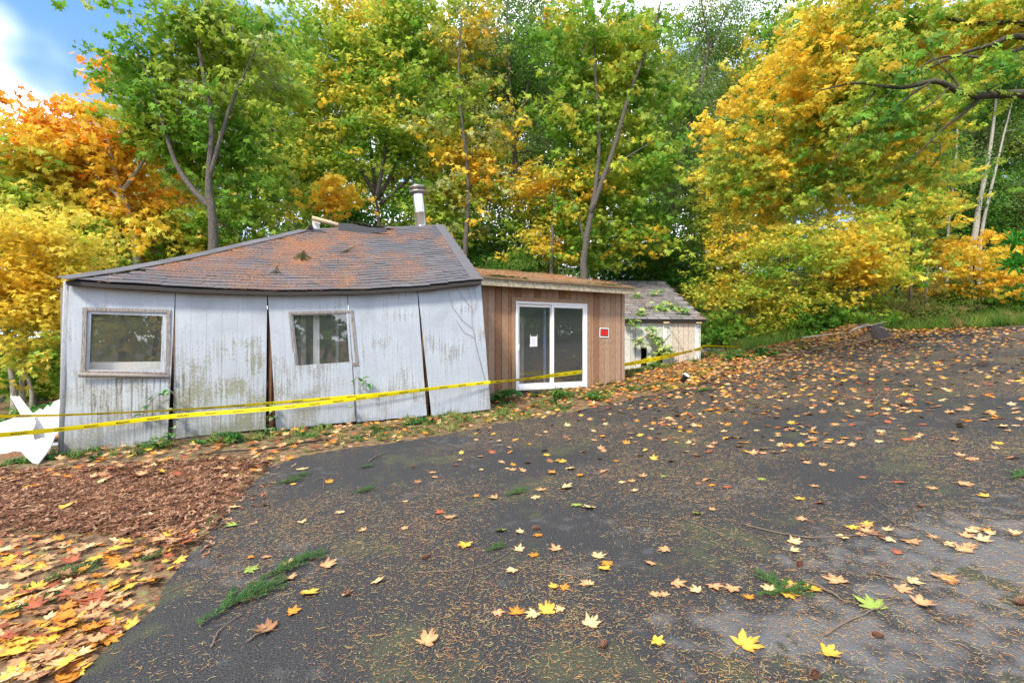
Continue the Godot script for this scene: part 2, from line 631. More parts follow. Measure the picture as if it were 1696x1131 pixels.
func wall_picture() -> ImageTexture:
	# old blue-grey paint on plywood: wood grain showing through, mould in streaks and specks, algae, bare flakes
	var w = 1536
	var h = 720
	var img = Image.create(w, h, false, Image.FORMAT_RGB8)
	var fine = noise(0.45, 2, FastNoiseLite.TYPE_SIMPLEX_SMOOTH, 3).get_image(w, h / 6)
	fine.resize(w, h, Image.INTERPOLATE_CUBIC)
	var streak = noise(0.1, 5, FastNoiseLite.TYPE_SIMPLEX_SMOOTH, 4).get_image(w, h / 20)
	streak.resize(w, h, Image.INTERPOLATE_CUBIC)
	var speck = noise(0.1, 6, FastNoiseLite.TYPE_SIMPLEX_SMOOTH, 5).get_image(w, h)
	var patch = noise(0.007, 4, FastNoiseLite.TYPE_SIMPLEX_SMOOTH, 6).get_image(w, h)
	var d_f = fine.get_data(); var d_s = streak.get_data(); var d_k = speck.get_data(); var d_p = patch.get_data()
	var out = PackedByteArray()
	out.resize(w * h * 3)
	for y in h:
		var up = 2.9 - 3.2 * y / float(h)
		for x in w:
			var i = y * w + x
			var a = 6.7 * x / float(w)
			var f = d_f[i] / 255.0; var s = d_s[i] / 255.0; var k = d_k[i] / 255.0; var p = d_p[i] / 255.0
			# paint
			var v = 0.86 + 0.22 * (f - 0.5) + 0.3 * (p - 0.5)
			var r = 0.48 * v; var g = 0.54 * v; var b = 0.605 * v
			# how far the mould has got: thickest on the two panels nearest the corner post, least at the far end
			var worst = 1.0 - smoothstep(2.6, 4.6, a) * 0.72
			var reach = (1.3 - up) * 0.45 * worst - 0.1 * (1.0 - worst) + (p - 0.5) * 0.9 + (s - 0.5) * 0.7 + (k - 0.5) * 1.3
			var mould = smoothstep(0.05, 0.95, reach) * 0.75
			var wash = smoothstep(-0.1, 0.75, (1.6 - up) * 0.5 * worst + (p - 0.5) * 1.2 + (s - 0.5) * 0.9 + (k - 0.5) * 0.35) * 0.75
			r = lerpf(r, 0.26, wash); g = lerpf(g, 0.265, wash); b = lerpf(b, 0.25, wash)
			r = lerpf(r, 0.2, mould); g = lerpf(g, 0.2, mould); b = lerpf(b, 0.175, mould)
			# algae on the second panel and along the foot
			var green = smoothstep(0.1, 0.6, (1.0 - absf(a - 2.1) / 1.0) * 0.5 + (1.0 - up) * 0.32 + (p - 0.6) + (k - 0.5) * 0.8 + (s - 0.5) * 0.5 - 0.12)
			r = lerpf(r, 0.21, green * 0.55); g = lerpf(g, 0.225, green * 0.55); b = lerpf(b, 0.1, green * 0.55)
			# dark drips under the first window
			if a > 0.25 and a < 1.55 and up < 1.05:
				var drip = smoothstep(0.62, 0.78, s + (k - 0.5) * 0.3) * smoothstep(0.1, 0.6, up)
				r = lerpf(r, 0.1, drip * 0.6); g = lerpf(g, 0.09, drip * 0.6); b = lerpf(b, 0.07, drip * 0.6)
			# flakes
			var flake = smoothstep(0.72, 0.76, k) * smoothstep(0.55, 0.65, 1.0 - p + (0.7 - up) * 0.2)
			r = lerpf(r, 0.56, flake * 0.4); g = lerpf(g, 0.6, flake * 0.4); b = lerpf(b, 0.63, flake * 0.4)
			var c = Color(r, g, b).linear_to_srgb()
			out[i * 3] = int(clampf(c.r, 0, 1) * 255.0); out[i * 3 + 1] = int(clampf(c.g, 0, 1) * 255.0); out[i * 3 + 2] = int(clampf(c.b, 0, 1) * 255.0)
	img = Image.create_from_data(w, h, false, Image.FORMAT_RGB8, out)
	return ImageTexture.create_from_image(img)

# the roof over the grey house
const EAVE := [[108, 463], [200, 470], [300, 476.5], [442, 481.5], [575, 480.5], [690, 475.5], [797.5, 464.5]]
const ROOF_BACK := 3.0
var eave := []
var hip_a := 0.0
var roof_len := 0.0

func eave_at(a) -> Vector3:
	for i in eave.size() - 1:
		if a <= eave[i + 1][0] or i == eave.size() - 2:
			var t: float = (a - eave[i][0]) / (eave[i + 1][0] - eave[i][0])
			return wq(a, lerpf(eave[i][1], eave[i + 1][1], smoothstep(0.0, 1.0, t) * 0.35 + t * 0.65), 0.16)
	return Vector3.ZERO

func ridge_y(a) -> float:
	return lerpf(4.05, 4.4, clampf((a - hip_a) / (roof_len - hip_a), 0.0, 1.0))

func roof_p(a, t, lift = 0.0) -> Vector3:
	# a metres along the eave, t share of the way up to the ridge
	var e = eave_at(a)
	var top = wq(a, ridge_y(a), -ROOF_BACK)
	var p: Vector3 = e.lerp(top, t)
	var from_hip: float = a - (lerpf(eave[0][0], hip_a, t))
	p.y -= 0.03 * sin(PI * t) * (1.0 - smoothstep(0.0, 2.6, from_hip))
	p.y += 0.02 * wobble.get_noise_2d(a * 45.0, t * 130.0) + lift
	return p

func build_house():
	var root = thing("collapsing_grey_house", "leaning single-storey house clad in mouldy blue-grey panels under a hipped shingle roof", "house", wq(3.2, 0.1))
	var shift = root.position
	var add = func(called, mesh, m, parent = null):
		var o = obj(called, mesh, m, parent if parent else root)
		if parent == null: o.position = -shift
		return o
	for e in EAVE:
		var p = wp(e[0], e[1], 0.16)
		eave.append([wa(p), p.y])
	roof_len = eave[-1][0]
	hip_a = eave[0][0] + 3.05
	# panels
	var holes = [null, null, null, null, null]
	var quads = [
		[[113, 467], [289.5, 479], [278, 732], [102, 757]],
		[[290.5, 479], [442, 484], [439, 712], [284.5, 728]],
		[[443, 484], [574, 482], [589, 697], [457.5, 712]],
		[[575, 482], [690, 477], [706, 688], [590, 700]],
		[[691, 477], [796, 466], [812.5, 678], [714.5, 690]]]
	var outs = [[0.0, 0.0, 0.05, 0.0], [0.0, 0.01, -0.03, -0.03], [0.02, 0.02, 0.03, 0.06], [0.02, 0.02, 0.05, 0.0], [0.025, 0.0, 0.0, 0.02]]
	holes[0] = [0.21, 0.89, 0.475, 0.82]
	holes[2] = [0.27, 0.97, 0.455, 0.835]
	for i in 5: add.call("wall_panel", wall_panel(quads[i], outs[i], holes[i], 6), M.paint)
	# studs and the torn inside showing in the gaps
	for e in [[288, 0.05], [447, 0.0], [455, -0.15], [586, 0.0], [700, 0.0], [708, 0.03]]:
		var st = st_new()
		var a = wa(wp(e[0], 600))
		var lean: float = e[1]
		tube(st, [wq(a + lean * 0.3, 0.0, -0.1), wq(a - lean, 2.35, -0.08)], [0.045, 0.045], 4)
		add.call("stud", done(st), M.stud)
	for e in [[440, 0.28, 0.5], [452, 0.55, 0.3], [443, 0.85, 0.22]]:
		var st = st_new()
		box(st, wq(wa(wp(e[0], 640)), e[1], -0.2), Vector3(0.3, 0.1, 0.22), wall_basis() * Basis(Vector3(0, 0, 1), e[2]))
		add.call("loose_timber", done(st), M.redwood)
	# corner post
	var stc = st_new()
	var ca = wp(109, 466)
	var cb = wp(100, 755)
	tube(stc, [cb + wq(0, 0, -0.02) - wq(0, 0, 0), ca + wq(0, 0, -0.02) - wq(0, 0, 0)], [0.045, 0.045], 4)
	add.call("corner_post", done(stc), M.greywood)
	# closed round the back
	var far = 6.0
	for e in [[wq(0.0, 0, -0.06), wq(-0.0, 0, -far), 2.35], [wq(roof_len - 0.15, 0, -0.06), wq(roof_len - 0.15, 0, -far), 2.6], [wq(0.0, 0, -far), wq(roof_len - 0.1, 0, -far), 2.45]]:
		var dv: Vector3 = e[1] - e[0]
		var st = st_new()
		var z = dv.normalized()
		box(st, (e[0] + e[1]) / 2 + Vector3.UP * (e[2] / 2 - 0.15), Vector3(0.08, e[2] + 0.25, dv.length()), Basis(z.cross(Vector3.UP), Vector3.UP, -z) if true else Basis())
		add.call("wall", done(st), M.darkwall)
	var stf = st_new()
	box(stf, wq(roof_len / 2, -0.02, -far / 2), Vector3(roof_len - 0.1, 0.2, far - 0.1), wall_basis())
	add.call("floor", done(stf), M.darkfloor)
	# gable over the far end
	var gb = slab([wq(roof_len - 0.15, 2.5, -0.02), wq(roof_len - 0.15, ridge_y(roof_len) - 0.1, -ROOF_BACK), wq(roof_len - 0.15, 2.5, -far)], Vector3(WALL_U.x, 0, -WALL_U.y), 0.04)
	add.call("gable", gb, M.paint_plain)
	# roof deck: front slope, hip and back slope
	var st = st_new()
	var rows = []
	for k in 13:
		var t = k / 12.0
		var row = []
		for i in 31:
			row.append(roof_p(lerpf(lerpf(eave[0][0], hip_a, t), roof_len, i / 30.0), t, -0.025))
		rows.append(row)
	sheet(st, rows)
	var under = []
	for row in rows:
		var r2 = []
		for p in row: r2.append(p + Vector3(0, -0.05, 0))
		under.append(r2)
	sheet(st, under, true)
	for i in 30:
		quad(st, under[0][i], under[0][i + 1], rows[0][i + 1], rows[0][i])
	for k in 12:
		quad(st, rows[k][30], rows[k + 1][30], under[k + 1][30], under[k][30])
	var corner2 = wq(eave[0][0], eave[0][1] + 0.05, -2.0 * ROOF_BACK - 0.16)
	var corner3 = wq(roof_len, eave[-1][1], -2.0 * ROOF_BACK - 0.16)
	for k in 12:
		quad(st, rows[k][0], rows[k + 1][0], corner2.lerp(rows[12][0], (k + 1) / 12.0), corner2.lerp(rows[12][0], k / 12.0))
		quad(st, corner2.lerp(rows[12][0], k / 12.0), corner2.lerp(rows[12][0], (k + 1) / 12.0), corner3.lerp(rows[12][30], (k + 1) / 12.0), corner3.lerp(rows[12][30], k / 12.0))
	add.call("roof", done(st), M.deck)
	# shingles, course by course
	var tab = box_mesh(Vector3(0.332, 0.014, 0.2), 0.002)
	var extra = st_new()
	var courses = 28
	var count = 0
	for k in courses:
		var t0 = k / float(courses)
		var a: float = lerpf(eave[0][0], hip_a, t0) + 0.05 - fposmod(lerpf(eave[0][0], hip_a, t0), 0.335) + (0.165 if k % 2 else 0.0)
		while a < roof_len + 0.02:
			var lo = lerpf(eave[0][0], hip_a, t0 + 0.03) + 0.1
			if a > lo and a < roof_len - 0.12:
				var p = roof_p(a, minf(t0 + 0.028, 0.995))
				var q = roof_p(a, minf(t0 + 0.068, 1.0))
				var s = roof_p(a + 0.1, minf(t0 + 0.028, 0.995))
				var z: Vector3 = (p - q).normalized()
				var x: Vector3 = (s - p).normalized()
				var y = z.cross(x).normalized()
				x = y.cross(z)
				var b = Basis(x, y, z) * Basis(Vector3(1, 0, 0), -0.1 + rr(-0.02, 0.01)) * Basis(Vector3(0, 1, 0), rr(-0.015, 0.015))
				var at: Vector3 = p + y * (0.006 + rr(0.0, 0.004))
				if count < 300:
					var o = obj("shingle", tab, M.shingles[rng.randi() % 5], root)
					o.transform = Transform3D(b, at - shift)
				else:
					extra.append_from(tab, 0, Transform3D(b, at))
				count += 1
			a += 0.335
	if count > 300: tag(add.call("shingle_courses", extra.commit(), M.shingles[1]), "", "", "", "stuff")
	# edging up the far rake
	var er = st_new()
	var rk = []
	for k in 25: rk.append([roof_p(roof_len - 0.2, k / 24.0, 0.035), roof_p(roof_len + 0.015, k / 24.0, 0.03), roof_p(roof_len + 0.015, k / 24.0, -0.04)])
	sheet(er, rk)
	add.call("rake_edge", done(er), M.shingles[2])
	# hip caps
	var cap = box_mesh(Vector3(0.24, 0.012, 0.3), 0.004)
	for k in 17:
		var t = (k + 0.4) / 17.5
		var p = roof_p(lerpf(eave[0][0], hip_a, t), t)
		var q = roof_p(lerpf(eave[0][0], hip_a, t + 0.05), minf(t + 0.05, 1.0))
		var z: Vector3 = (p - q).normalized()
		var b = Basis(Vector3.UP.cross(z).normalized(), z.cross(Vector3.UP.cross(z).normalized()), z) * Basis(Vector3(0, 0, 1), -0.2)
		var o = obj("hip_cap", cap, M.shingles[rng.randi() % 5], root)
		o.transform = Transform3D(b, p + Vector3(0, 0.02, 0) - shift)
	# torn felt and bare timber where the ridge has opened
	var felt = [
		[[[487, 399], [500, 388], [513, 378], [528, 380], [545, 387], [560, 388], [556, 396], [520, 398]], 10.6],
		[[[560, 391], [560, 370], [583, 371], [600, 375], [612, 377], [640, 378], [640, 384], [600, 388]], 10.85]]
	for e in felt:
		var pts = []
		for q in e[0]: pts.append(at_px(q[0], q[1], e[1]))
		add.call("torn_felt", slab(pts, Vector3(-WALL_U.y * 0.3, 0.2, 1).normalized(), 0.02), M.felt)
	for e in [[[[513, 374], [514, 366], [503, 384], [526, 392]], 10.5], [[[597, 372], [640, 376], [655, 380], [606, 384]], 11.0]]:
		var pts = []
		for i in 4: pts.append(at_px(e[0][i][0], e[0][i][1], e[1] + 0.1 * i))
		var s2 = st_new()
		sheet(s2, [[pts[0], pts[1]], [pts[2], pts[3]]])
		add.call("torn_felt", done(s2), M.felt)
	var s3 = st_new()
	box(s3, at_px(523, 374, 11.1), Vector3(0.16, 0.32, 0.06), wall_basis())
	add.call("bare_block", done(s3), M.whiteboard)
	var s4 = st_new()
	tube(s4, [at_px(516, 361.5, 10.95), at_px(566, 375, 11.2)], [0.055, 0.055], 4)
	add.call("bare_rafter", done(s4), M.newwood)
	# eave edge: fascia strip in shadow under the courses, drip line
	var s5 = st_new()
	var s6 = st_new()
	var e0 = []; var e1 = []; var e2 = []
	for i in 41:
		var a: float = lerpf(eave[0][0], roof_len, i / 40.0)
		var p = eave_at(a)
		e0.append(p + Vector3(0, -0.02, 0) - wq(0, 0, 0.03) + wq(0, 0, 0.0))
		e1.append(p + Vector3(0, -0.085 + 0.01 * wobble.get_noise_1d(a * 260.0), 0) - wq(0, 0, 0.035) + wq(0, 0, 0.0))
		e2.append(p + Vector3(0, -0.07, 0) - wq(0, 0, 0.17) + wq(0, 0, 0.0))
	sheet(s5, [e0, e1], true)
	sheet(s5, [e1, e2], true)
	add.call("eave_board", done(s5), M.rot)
	# windows
	house_window(root, shift, [[136, 509.5], [282, 513.5], [279.5, 622], [132.5, 620]], 0.045, 0.05, false)
	house_window(root, shift, [[477, 517], [584.5, 514], [593.5, 605], [487, 613]], 0.042, 0.06, true)
	# inside: a few uprights and a board seen through the panes
	for e in [[523, 0.35, 0.10, 2.3], [560, 0.9, 0.05, 2.2], [497, 1.3, 0.09, 2.25], [240, 1.6, 0.09, 2.3], [180, 2.6, 0.09, 2.3]]:
		var sx = st_new()
		box(sx, wq(wa(wp(e[0], 560)), e[3] / 2, -e[1]), Vector3(e[2], e[3], 0.05), wall_basis())
		add.call("inner_upright", done(sx), M.whiteboard)
	var sh = st_new()
	box(sh, wq(wa(wp(208, 600)), 1.16, -0.22), Vector3(1.25, 0.16, 0.03), wall_basis())
	add.call("inner_shelf", done(sh), M.whiteboard)
	# stove pipe
	stove_pipe()

func house_window(root, shift, q, wide, deep, second):
	var w = holder("window", root)
	w.position = -shift
	var c = []
	for e in q: c.append(wp(e[0], e[1], 0.03))
	var mid: Vector3 = (c[0] + c[1] + c[2] + c[3]) / 4
	var inner = []
	for p in c: inner.append(p + (mid - p).normalized() * wide * 1.45)
	var n = Vector3(WALL_N.x, 0, -WALL_N.y)
	for i in 4:
		var j = (i + 1) % 4
		obj("casing", slab([c[i], c[j], inner[j], inner[i]] , n, 0.055), M.oldframe if i != 2 else M.rotframe, w)
	# an inner sash, thinner
	var inn2 = []
	for p in inner: inn2.append(p + (mid - p).normalized() * 0.028)
	for i in 4:
		var j = (i + 1) % 4
		var a = [inner[i], inner[j], inn2[j], inn2[i]]
		for k in 4: a[k] -= n * 0.03
		obj("sash", slab(a, n, 0.03), M.sash, w)
	var g = []
	for p in inn2: g.append(p - n * 0.045)
	obj("pane", slab(g, n, 0.004), M.glass, w)
	var g2 = []
	for p in g: g2.append(p - n * 0.014)
	obj("pane", slab(g2, n, 0.004), M.glass, w)
	if not second:
		var s = st_new()
		var l: Vector3 = c[3] + n * 0.03
		var r: Vector3 = c[2] + n * 0.03
		tube(s, [l - (r - l) * 0.01 + Vector3(0, -0.01, 0), r + (r - l) * 0.01 + Vector3(0, -0.012, 0)], [0.032, 0.032], 4)
		obj("sill", done(s), M.oldframe, w)

func stove_pipe():
	var d = 12.1
	var foot = at_px(698.5, 384, d)
	var top = at_px(691, 309, d)
	var root = thing("stove_pipe", "shiny steel stove pipe with a ringed cap, leaning above the grey house's ridge", "chimney", foot)
	var y: Vector3 = (top - foot).normalized()
	var x = y.cross(Vector3(0, 0, 1)).normalized()
	root.basis = Basis(x, y, x.cross(y))
	var h = foot.distance_to(top)
	var st = st_new()
	lathe(st, [Vector2(0.138, -0.5), Vector2(0.138, h * 0.4), Vector2(0.142, h * 0.405), Vector2(0.142, h * 0.43), Vector2(0.138, h * 0.435), Vector2(0.138, h - 0.16)], 28)
	obj("pipe", done(st), M.steel, root)
	st = st_new()
	lathe(st, [Vector2(0.142, h - 0.22), Vector2(0.2, h - 0.19), Vector2(0.215, h - 0.165), Vector2(0.215, h - 0.14), Vector2(0.15, h - 0.13), Vector2(0.13, h - 0.12)], 28)
	obj("lower_ring", done(st), M.dullsteel, root)
	st = st_new()
	for k in 4:
		var a = TAU * k / 4 + 0.5
		box(st, Vector3(cos(a) * 0.13, h - 0.09, sin(a) * 0.13), Vector3(0.02, 0.12, 0.02))
	tag(obj("cap_strut", done(st), M.dullsteel, root), "", "", "", "stuff")
	st = st_new()
	lathe(st, [Vector2(0.12, h - 0.09), Vector2(0.19, h - 0.075), Vector2(0.205, h - 0.05), Vector2(0.205, h - 0.025), Vector2(0.14, h), Vector2(0.001, h + 0.02)], 28)
	obj("cap", done(st), M.dullsteel, root)
	st = st_new()
	lathe(st, [Vector2(0.27, -0.03), Vector2(0.19, 0.05), Vector2(0.155, 0.13), Vector2(0.14, 0.135)], 28)
	obj("flashing", done(st), M.steel, root)
# ------------------------------------------------------------------ the wood-sided addition with the sliding door
const MID_A := Vector2(0.1, 11.05)
const MID_U := Vector2(0.9051, 0.4251)
const MID_N := Vector2(0.4251, -0.9051)

func mq(a, y, out = 0.0) -> Vector3:
	var q: Vector2 = MID_A + MID_U * a + MID_N * out
	return V(q.x, y, q.y)

func mp(px, py, out = 0.0) -> Vector3:
	return plane_px(px, py, MID_A, MID_N, out)

func mid_basis() -> Basis:
	var u = Vector3(MID_U.x, 0, -MID_U.y)
	return Basis(u, Vector3.UP, u.cross(Vector3.UP))

func mid_box(called, a0, a1, y0, y1, o0, o1, m, parent, shift, bevel = 0.0):
	var o = obj(called, box_mesh(Vector3(a1 - a0, y1 - y0, o1 - o0), bevel), m, parent)
	o.transform = Transform3D(mid_basis(), mq((a0 + a1) / 2, (y0 + y1) / 2, (o0 + o1) / 2) - shift)
	return o

func build_addition():
	var root = thing("wood_sided_addition", "low flat-roofed addition with brown vertical board siding and a white sliding door", "building", mq(1.0, 0.3))
	var s = root.position
	var right = 2.99
	var w = 0.1663
	var a = -2.0
	# siding, board by board, round the door opening
	a = -0.032 - 12 * w
	while a < right - 0.01:
		var top = lerpf(2.92, 2.82, (a + 0.8) / 3.8)
		var low = 0.18 + 0.02 * wobble.get_noise_1d(a * 900.0)
		var a1 = minf(a + w, right)
		var out = rr(-0.002, 0.004)
		var m = M.siding[rng.randi() % 4]
		if a1 <= -0.03 or a >= 1.8:
			if a >= 1.8 and a < 1.91: a = 1.915
			a1 = minf(a + w, right)
			mid_box("board", a, a1 - 0.009, low, top, -0.02, out, m, root, s, 0.004)
		else:
			mid_box("board", a, a1 - 0.009, 2.5, top, -0.02, out, m, root, s, 0.004)
		a += w
	mid_box("backing", -2.0, -0.03, 0.1, 2.9, -0.06, -0.024, M.darkwall, root, s)
	mid_box("backing", 1.91, right - 0.01, 0.1, 2.8, -0.06, -0.024, M.darkwall, root, s)
	mid_box("backing", -0.03, 1.91, 2.48, 2.84, -0.06, -0.024, M.darkwall, root, s)
	mid_box("corner_board", right - 0.005, right + 0.085, 0.16, 2.8, -0.1, 0.012, M.siding[3], root, s, 0.004)
	# casing round the door
	for e in [[-0.13, -0.035, 0.4, 2.56], [1.915, 2.02, 0.4, 2.52], [-0.035, 1.915, 2.47, 2.56]]:
		mid_box("door_casing", e[0], e[1], e[2], e[3], 0.004, 0.03, M.siding[2], root, s, 0.004)
	# footing
	mid_box("footing", -2.0, right + 0.02, -0.15, 0.165, -0.2, -0.012, M.concrete, root, s)
	# the room behind the glass
	mid_box("wall", -2.0, right, 0.1, 2.85, -4.1, -4.0, M.darkwall, root, s)
	mid_box("wall", right - 0.08, right - 0.002, 0.1, 2.8, -4.0, -0.105, M.darkwall, root, s)
	mid_box("wall", -2.08, -2.002, 0.1, 2.85, -4.0, -0.1, M.darkwall, root, s)
	mid_box("floor", -2.0, right - 0.09, 0.2, 0.36, -3.99, -0.07, M.darkfloor, root, s)
	mid_box("ceiling", -2.0, right - 0.09, 2.855, 2.9, -3.99, -0.07, M.darkwall, root, s)
	mid_box("room_curtain", 0.36, 0.62, 0.5, 2.2, -0.9, -0.86, M.oldcloth, root, s)
	mid_box("room_curtain", 0.84, 0.88, 0.45, 2.4, -0.25, -0.2, M.bluetrim, root, s)
	# roof with its front board
	var f0 = mp(797, 459.5, 0.34)
	var f1 = mp(1050, 478, 0.34)
	var fa0: float = (Vector2(f0.x, -f0.z) - MID_A).dot(MID_U) - 1.0
	var fa1: float = (Vector2(f1.x, -f1.z) - MID_A).dot(MID_U)
	var fy0: float = f0.y + (f0.y - f1.y) * 0.25
	var fasc = slab([mq(fa0, fy0, 0.34), mq(fa1, f1.y, 0.34), mq(fa1, f1.y - 0.15, 0.34), mq(fa0, fy0 - 0.17, 0.34)], Vector3(MID_N.x, 0, -MID_N.y), 0.04)
	obj("fascia", fasc, M.fascia, root).position = -s
	var st = st_new()
	var rows = []
	var lows = []
	for k in 9:
		var row = []
		var row2 = []
		for i in 25:
			var aa = lerpf(fa0, fa1 + 0.02, i / 24.0)
			var out = 0.38 - 4.2 * k / 8.0
			var y = lerpf(fy0, f1.y, i / 24.0) + 0.03 + 0.2 * (4.2 * k / 8.0) + 0.015 * wobble.get_noise_2d(aa * 80.0, out * 80.0)
			row.append(mq(aa, y, out))
			row2.append(mq(aa, y - 0.045, out))
		rows.append(row)
		lows.append(row2)
	sheet(st, rows)
	sheet(st, lows, true)
	for i in 24: quad(st, lows[0][i], lows[0][i + 1], rows[0][i + 1], rows[0][i])
	for k in 8: quad(st, rows[k][24], rows[k + 1][24], lows[k + 1][24], lows[k][24])
	obj("roof", done(st), M.flatroof, root).position = -s
	# litter on that roof
	var where = []
	var tints = []
	for i in 1300:
		var aa = rr(fa0 + 1.0, fa1 - 0.05)
		var out = 0.36 - 3.6 * pow(rng.randf(), 1.4)
		var k: float = (aa - fa0) / (fa1 - fa0)
		var y = lerpf(fy0, f1.y, k) + 0.038 + 0.2 * (0.38 - out)
		if wobble.get_noise_2d(aa * 60.0, out * 60.0) < -0.15: continue
		where.append(Transform3D(Basis(Vector3(1, 0, 0), -0.18) * Basis(Vector3.UP, rr(0, TAU)) * Basis().scaled(Vector3(1.1, 3.0, 1.1)), mq(aa, y, out)))
		var c = [Color(0.42, 0.2, 0.09), Color(0.5, 0.28, 0.14), Color(0.3, 0.16, 0.08)][rng.randi() % 3]
		tints.append(c)
	tag(multi("roof_needles", SH.needles_dense, M.leafmatte, where, tints), "mat of brown needles and leaf crumbs lying on the addition's flat roof", "needles", "", "stuff")
	where = []
	tints = []
	for i in 170:
		var pick = rng.randi() % 3
		var aa: float = fa0 + 1.25 + absf(rng.randfn()) * 0.32 if pick < 2 else fa1 - 0.75 + rng.randfn() * 0.22
		var out = 0.34 - absf(rng.randfn()) * 0.2
		var k: float = (aa - fa0) / (fa1 - fa0)
		where.append(Transform3D(Basis(Vector3.UP, rr(0, TAU)).scaled(Vector3.ONE * rr(0.5, 1.0)), mq(aa, lerpf(fy0, f1.y, k) + 0.035 + 0.2 * (0.38 - out), out)))
		tints.append(Color(0.1, 0.2, 0.04) * rr(0.7, 1.4))
	tag(multi("roof_moss", SH.moss, M.leafmatte, where, tints), "green moss tufts along the edge of the addition's flat roof", "moss", "", "stuff")
	# sliding door
	var door = holder("sliding_door", root)
	var bars = [
		["door_frame", -0.03, 0.02, 0.43, 2.47, -0.06, 0.045], ["door_frame", 1.86, 1.91, 0.43, 2.47, -0.06, 0.045],
		["door_frame", 0.02, 1.86, 2.42, 2.468, -0.06, 0.043], ["door_threshold", 0.02, 1.86, 0.432, 0.49, -0.06, 0.055]]
	for b in bars: mid_box(b[0], b[1], b[2], b[3], b[4], b[5], b[6], M.white, door, s, 0.005)
	for p in [[0.022, 0.965, -0.052, -0.01], [0.915, 1.858, -0.005, 0.034]]:
		var sash = holder("door_panel", door)
		mid_box("stile", p[0], p[0] + 0.062, 0.492, 2.418, p[2], p[3], M.white, sash, s, 0.004)
		mid_box("stile", p[1] - 0.062, p[1], 0.492, 2.418, p[2], p[3], M.white, sash, s, 0.004)
		mid_box("rail", p[0] + 0.0625, p[1] - 0.0625, 0.492, 0.575, p[2], p[3] - 0.001, M.white, sash, s, 0.004)
		mid_box("rail", p[0] + 0.0625, p[1] - 0.0625, 2.352, 2.418, p[2], p[3] - 0.001, M.white, sash, s, 0.004)
		for gl in [-0.006, 0.006]: mid_box("pane", p[0] + 0.06, p[1] - 0.06, 0.573, 2.354, (p[2] + p[3]) / 2 + gl - 0.002, (p[2] + p[3]) / 2 + gl + 0.002, M.glass, sash, s)
	var st2 = st_new()
	tube(st2, [mq(0.05, 1.3, -0.008) - s, mq(0.05, 1.33, 0.03) - s, mq(0.05, 1.47, 0.03) - s, mq(0.05, 1.5, -0.008) - s], [0.009, 0.011, 0.011, 0.009], 7)
	obj("handle", done(st2), M.white, door)
	# notice taped to the glass
	var np = thing("notice_sheet", "white printed notice taped inside the sliding door's fixed glass", "notice", mq(0.46, 1.55, -0.02))
	var paper = obj("paper", box_mesh(Vector3(0.185, 0.235, 0.002)), M.paper, np)
	paper.basis = mid_basis() * Basis(Vector3(0, 0, 1), 0.015)
	for k in 7:
		var ln = obj("print_line", box_mesh(Vector3(0.12 - 0.02 * (k % 3), 0.004, 0.001)), M.ink, np)
		ln.transform = Transform3D(mid_basis(), mid_basis() * Vector3(-0.01 * (k % 3), 0.08 - 0.025 * k, 0.0018))
	for k in 3:
		var tp = obj("clear_tape", box_mesh(Vector3(0.02, 0.07, 0.001)), M.tapeclear, np)
		tp.transform = Transform3D(mid_basis() * Basis(Vector3(0, 0, 1), rr(-0.3, 0.3)), mid_basis() * Vector3([-0.09, 0.09, -0.1][k], [0.13, 0.13, -0.1][k], 0.002))
	# red and black warning sign
	var ctr = mp(1001, 551.5, 0.012)
	var sg = thing("warning_sign", "small red and black sign with a white border on the brown board siding", "sign", ctr)
	sg.basis = mid_basis() * Basis(Vector3(0, 0, 1), -0.03)
	obj("border", box_mesh(Vector3(0.285, 0.235, 0.006), 0.001), M.white, sg)
	var blk = obj("field", box_mesh(Vector3(0.245, 0.185, 0.002)), M.black, sg)
	blk.position = Vector3(0, 0.003, 0.0045)
	for k in 2:
		var st3 = st_new()
		var ox = -0.058 if k == 0 else 0.058
		var pts = []
		for e in [[-0.052, -0.055], [-0.03, -0.07], [0.03, -0.07], [0.05, -0.05], [0.052, 0.066], [0.02, 0.07], [0.0, 0.055 if k else 0.07], [-0.02, 0.07], [-0.052, 0.066]]:
			pts.append(Vector3(ox + e[0], e[1] + 0.002, 0.0075))
		obj("red_lettering", slab(pts, Vector3(0, 0, 1), 0.0015), M.red, sg)

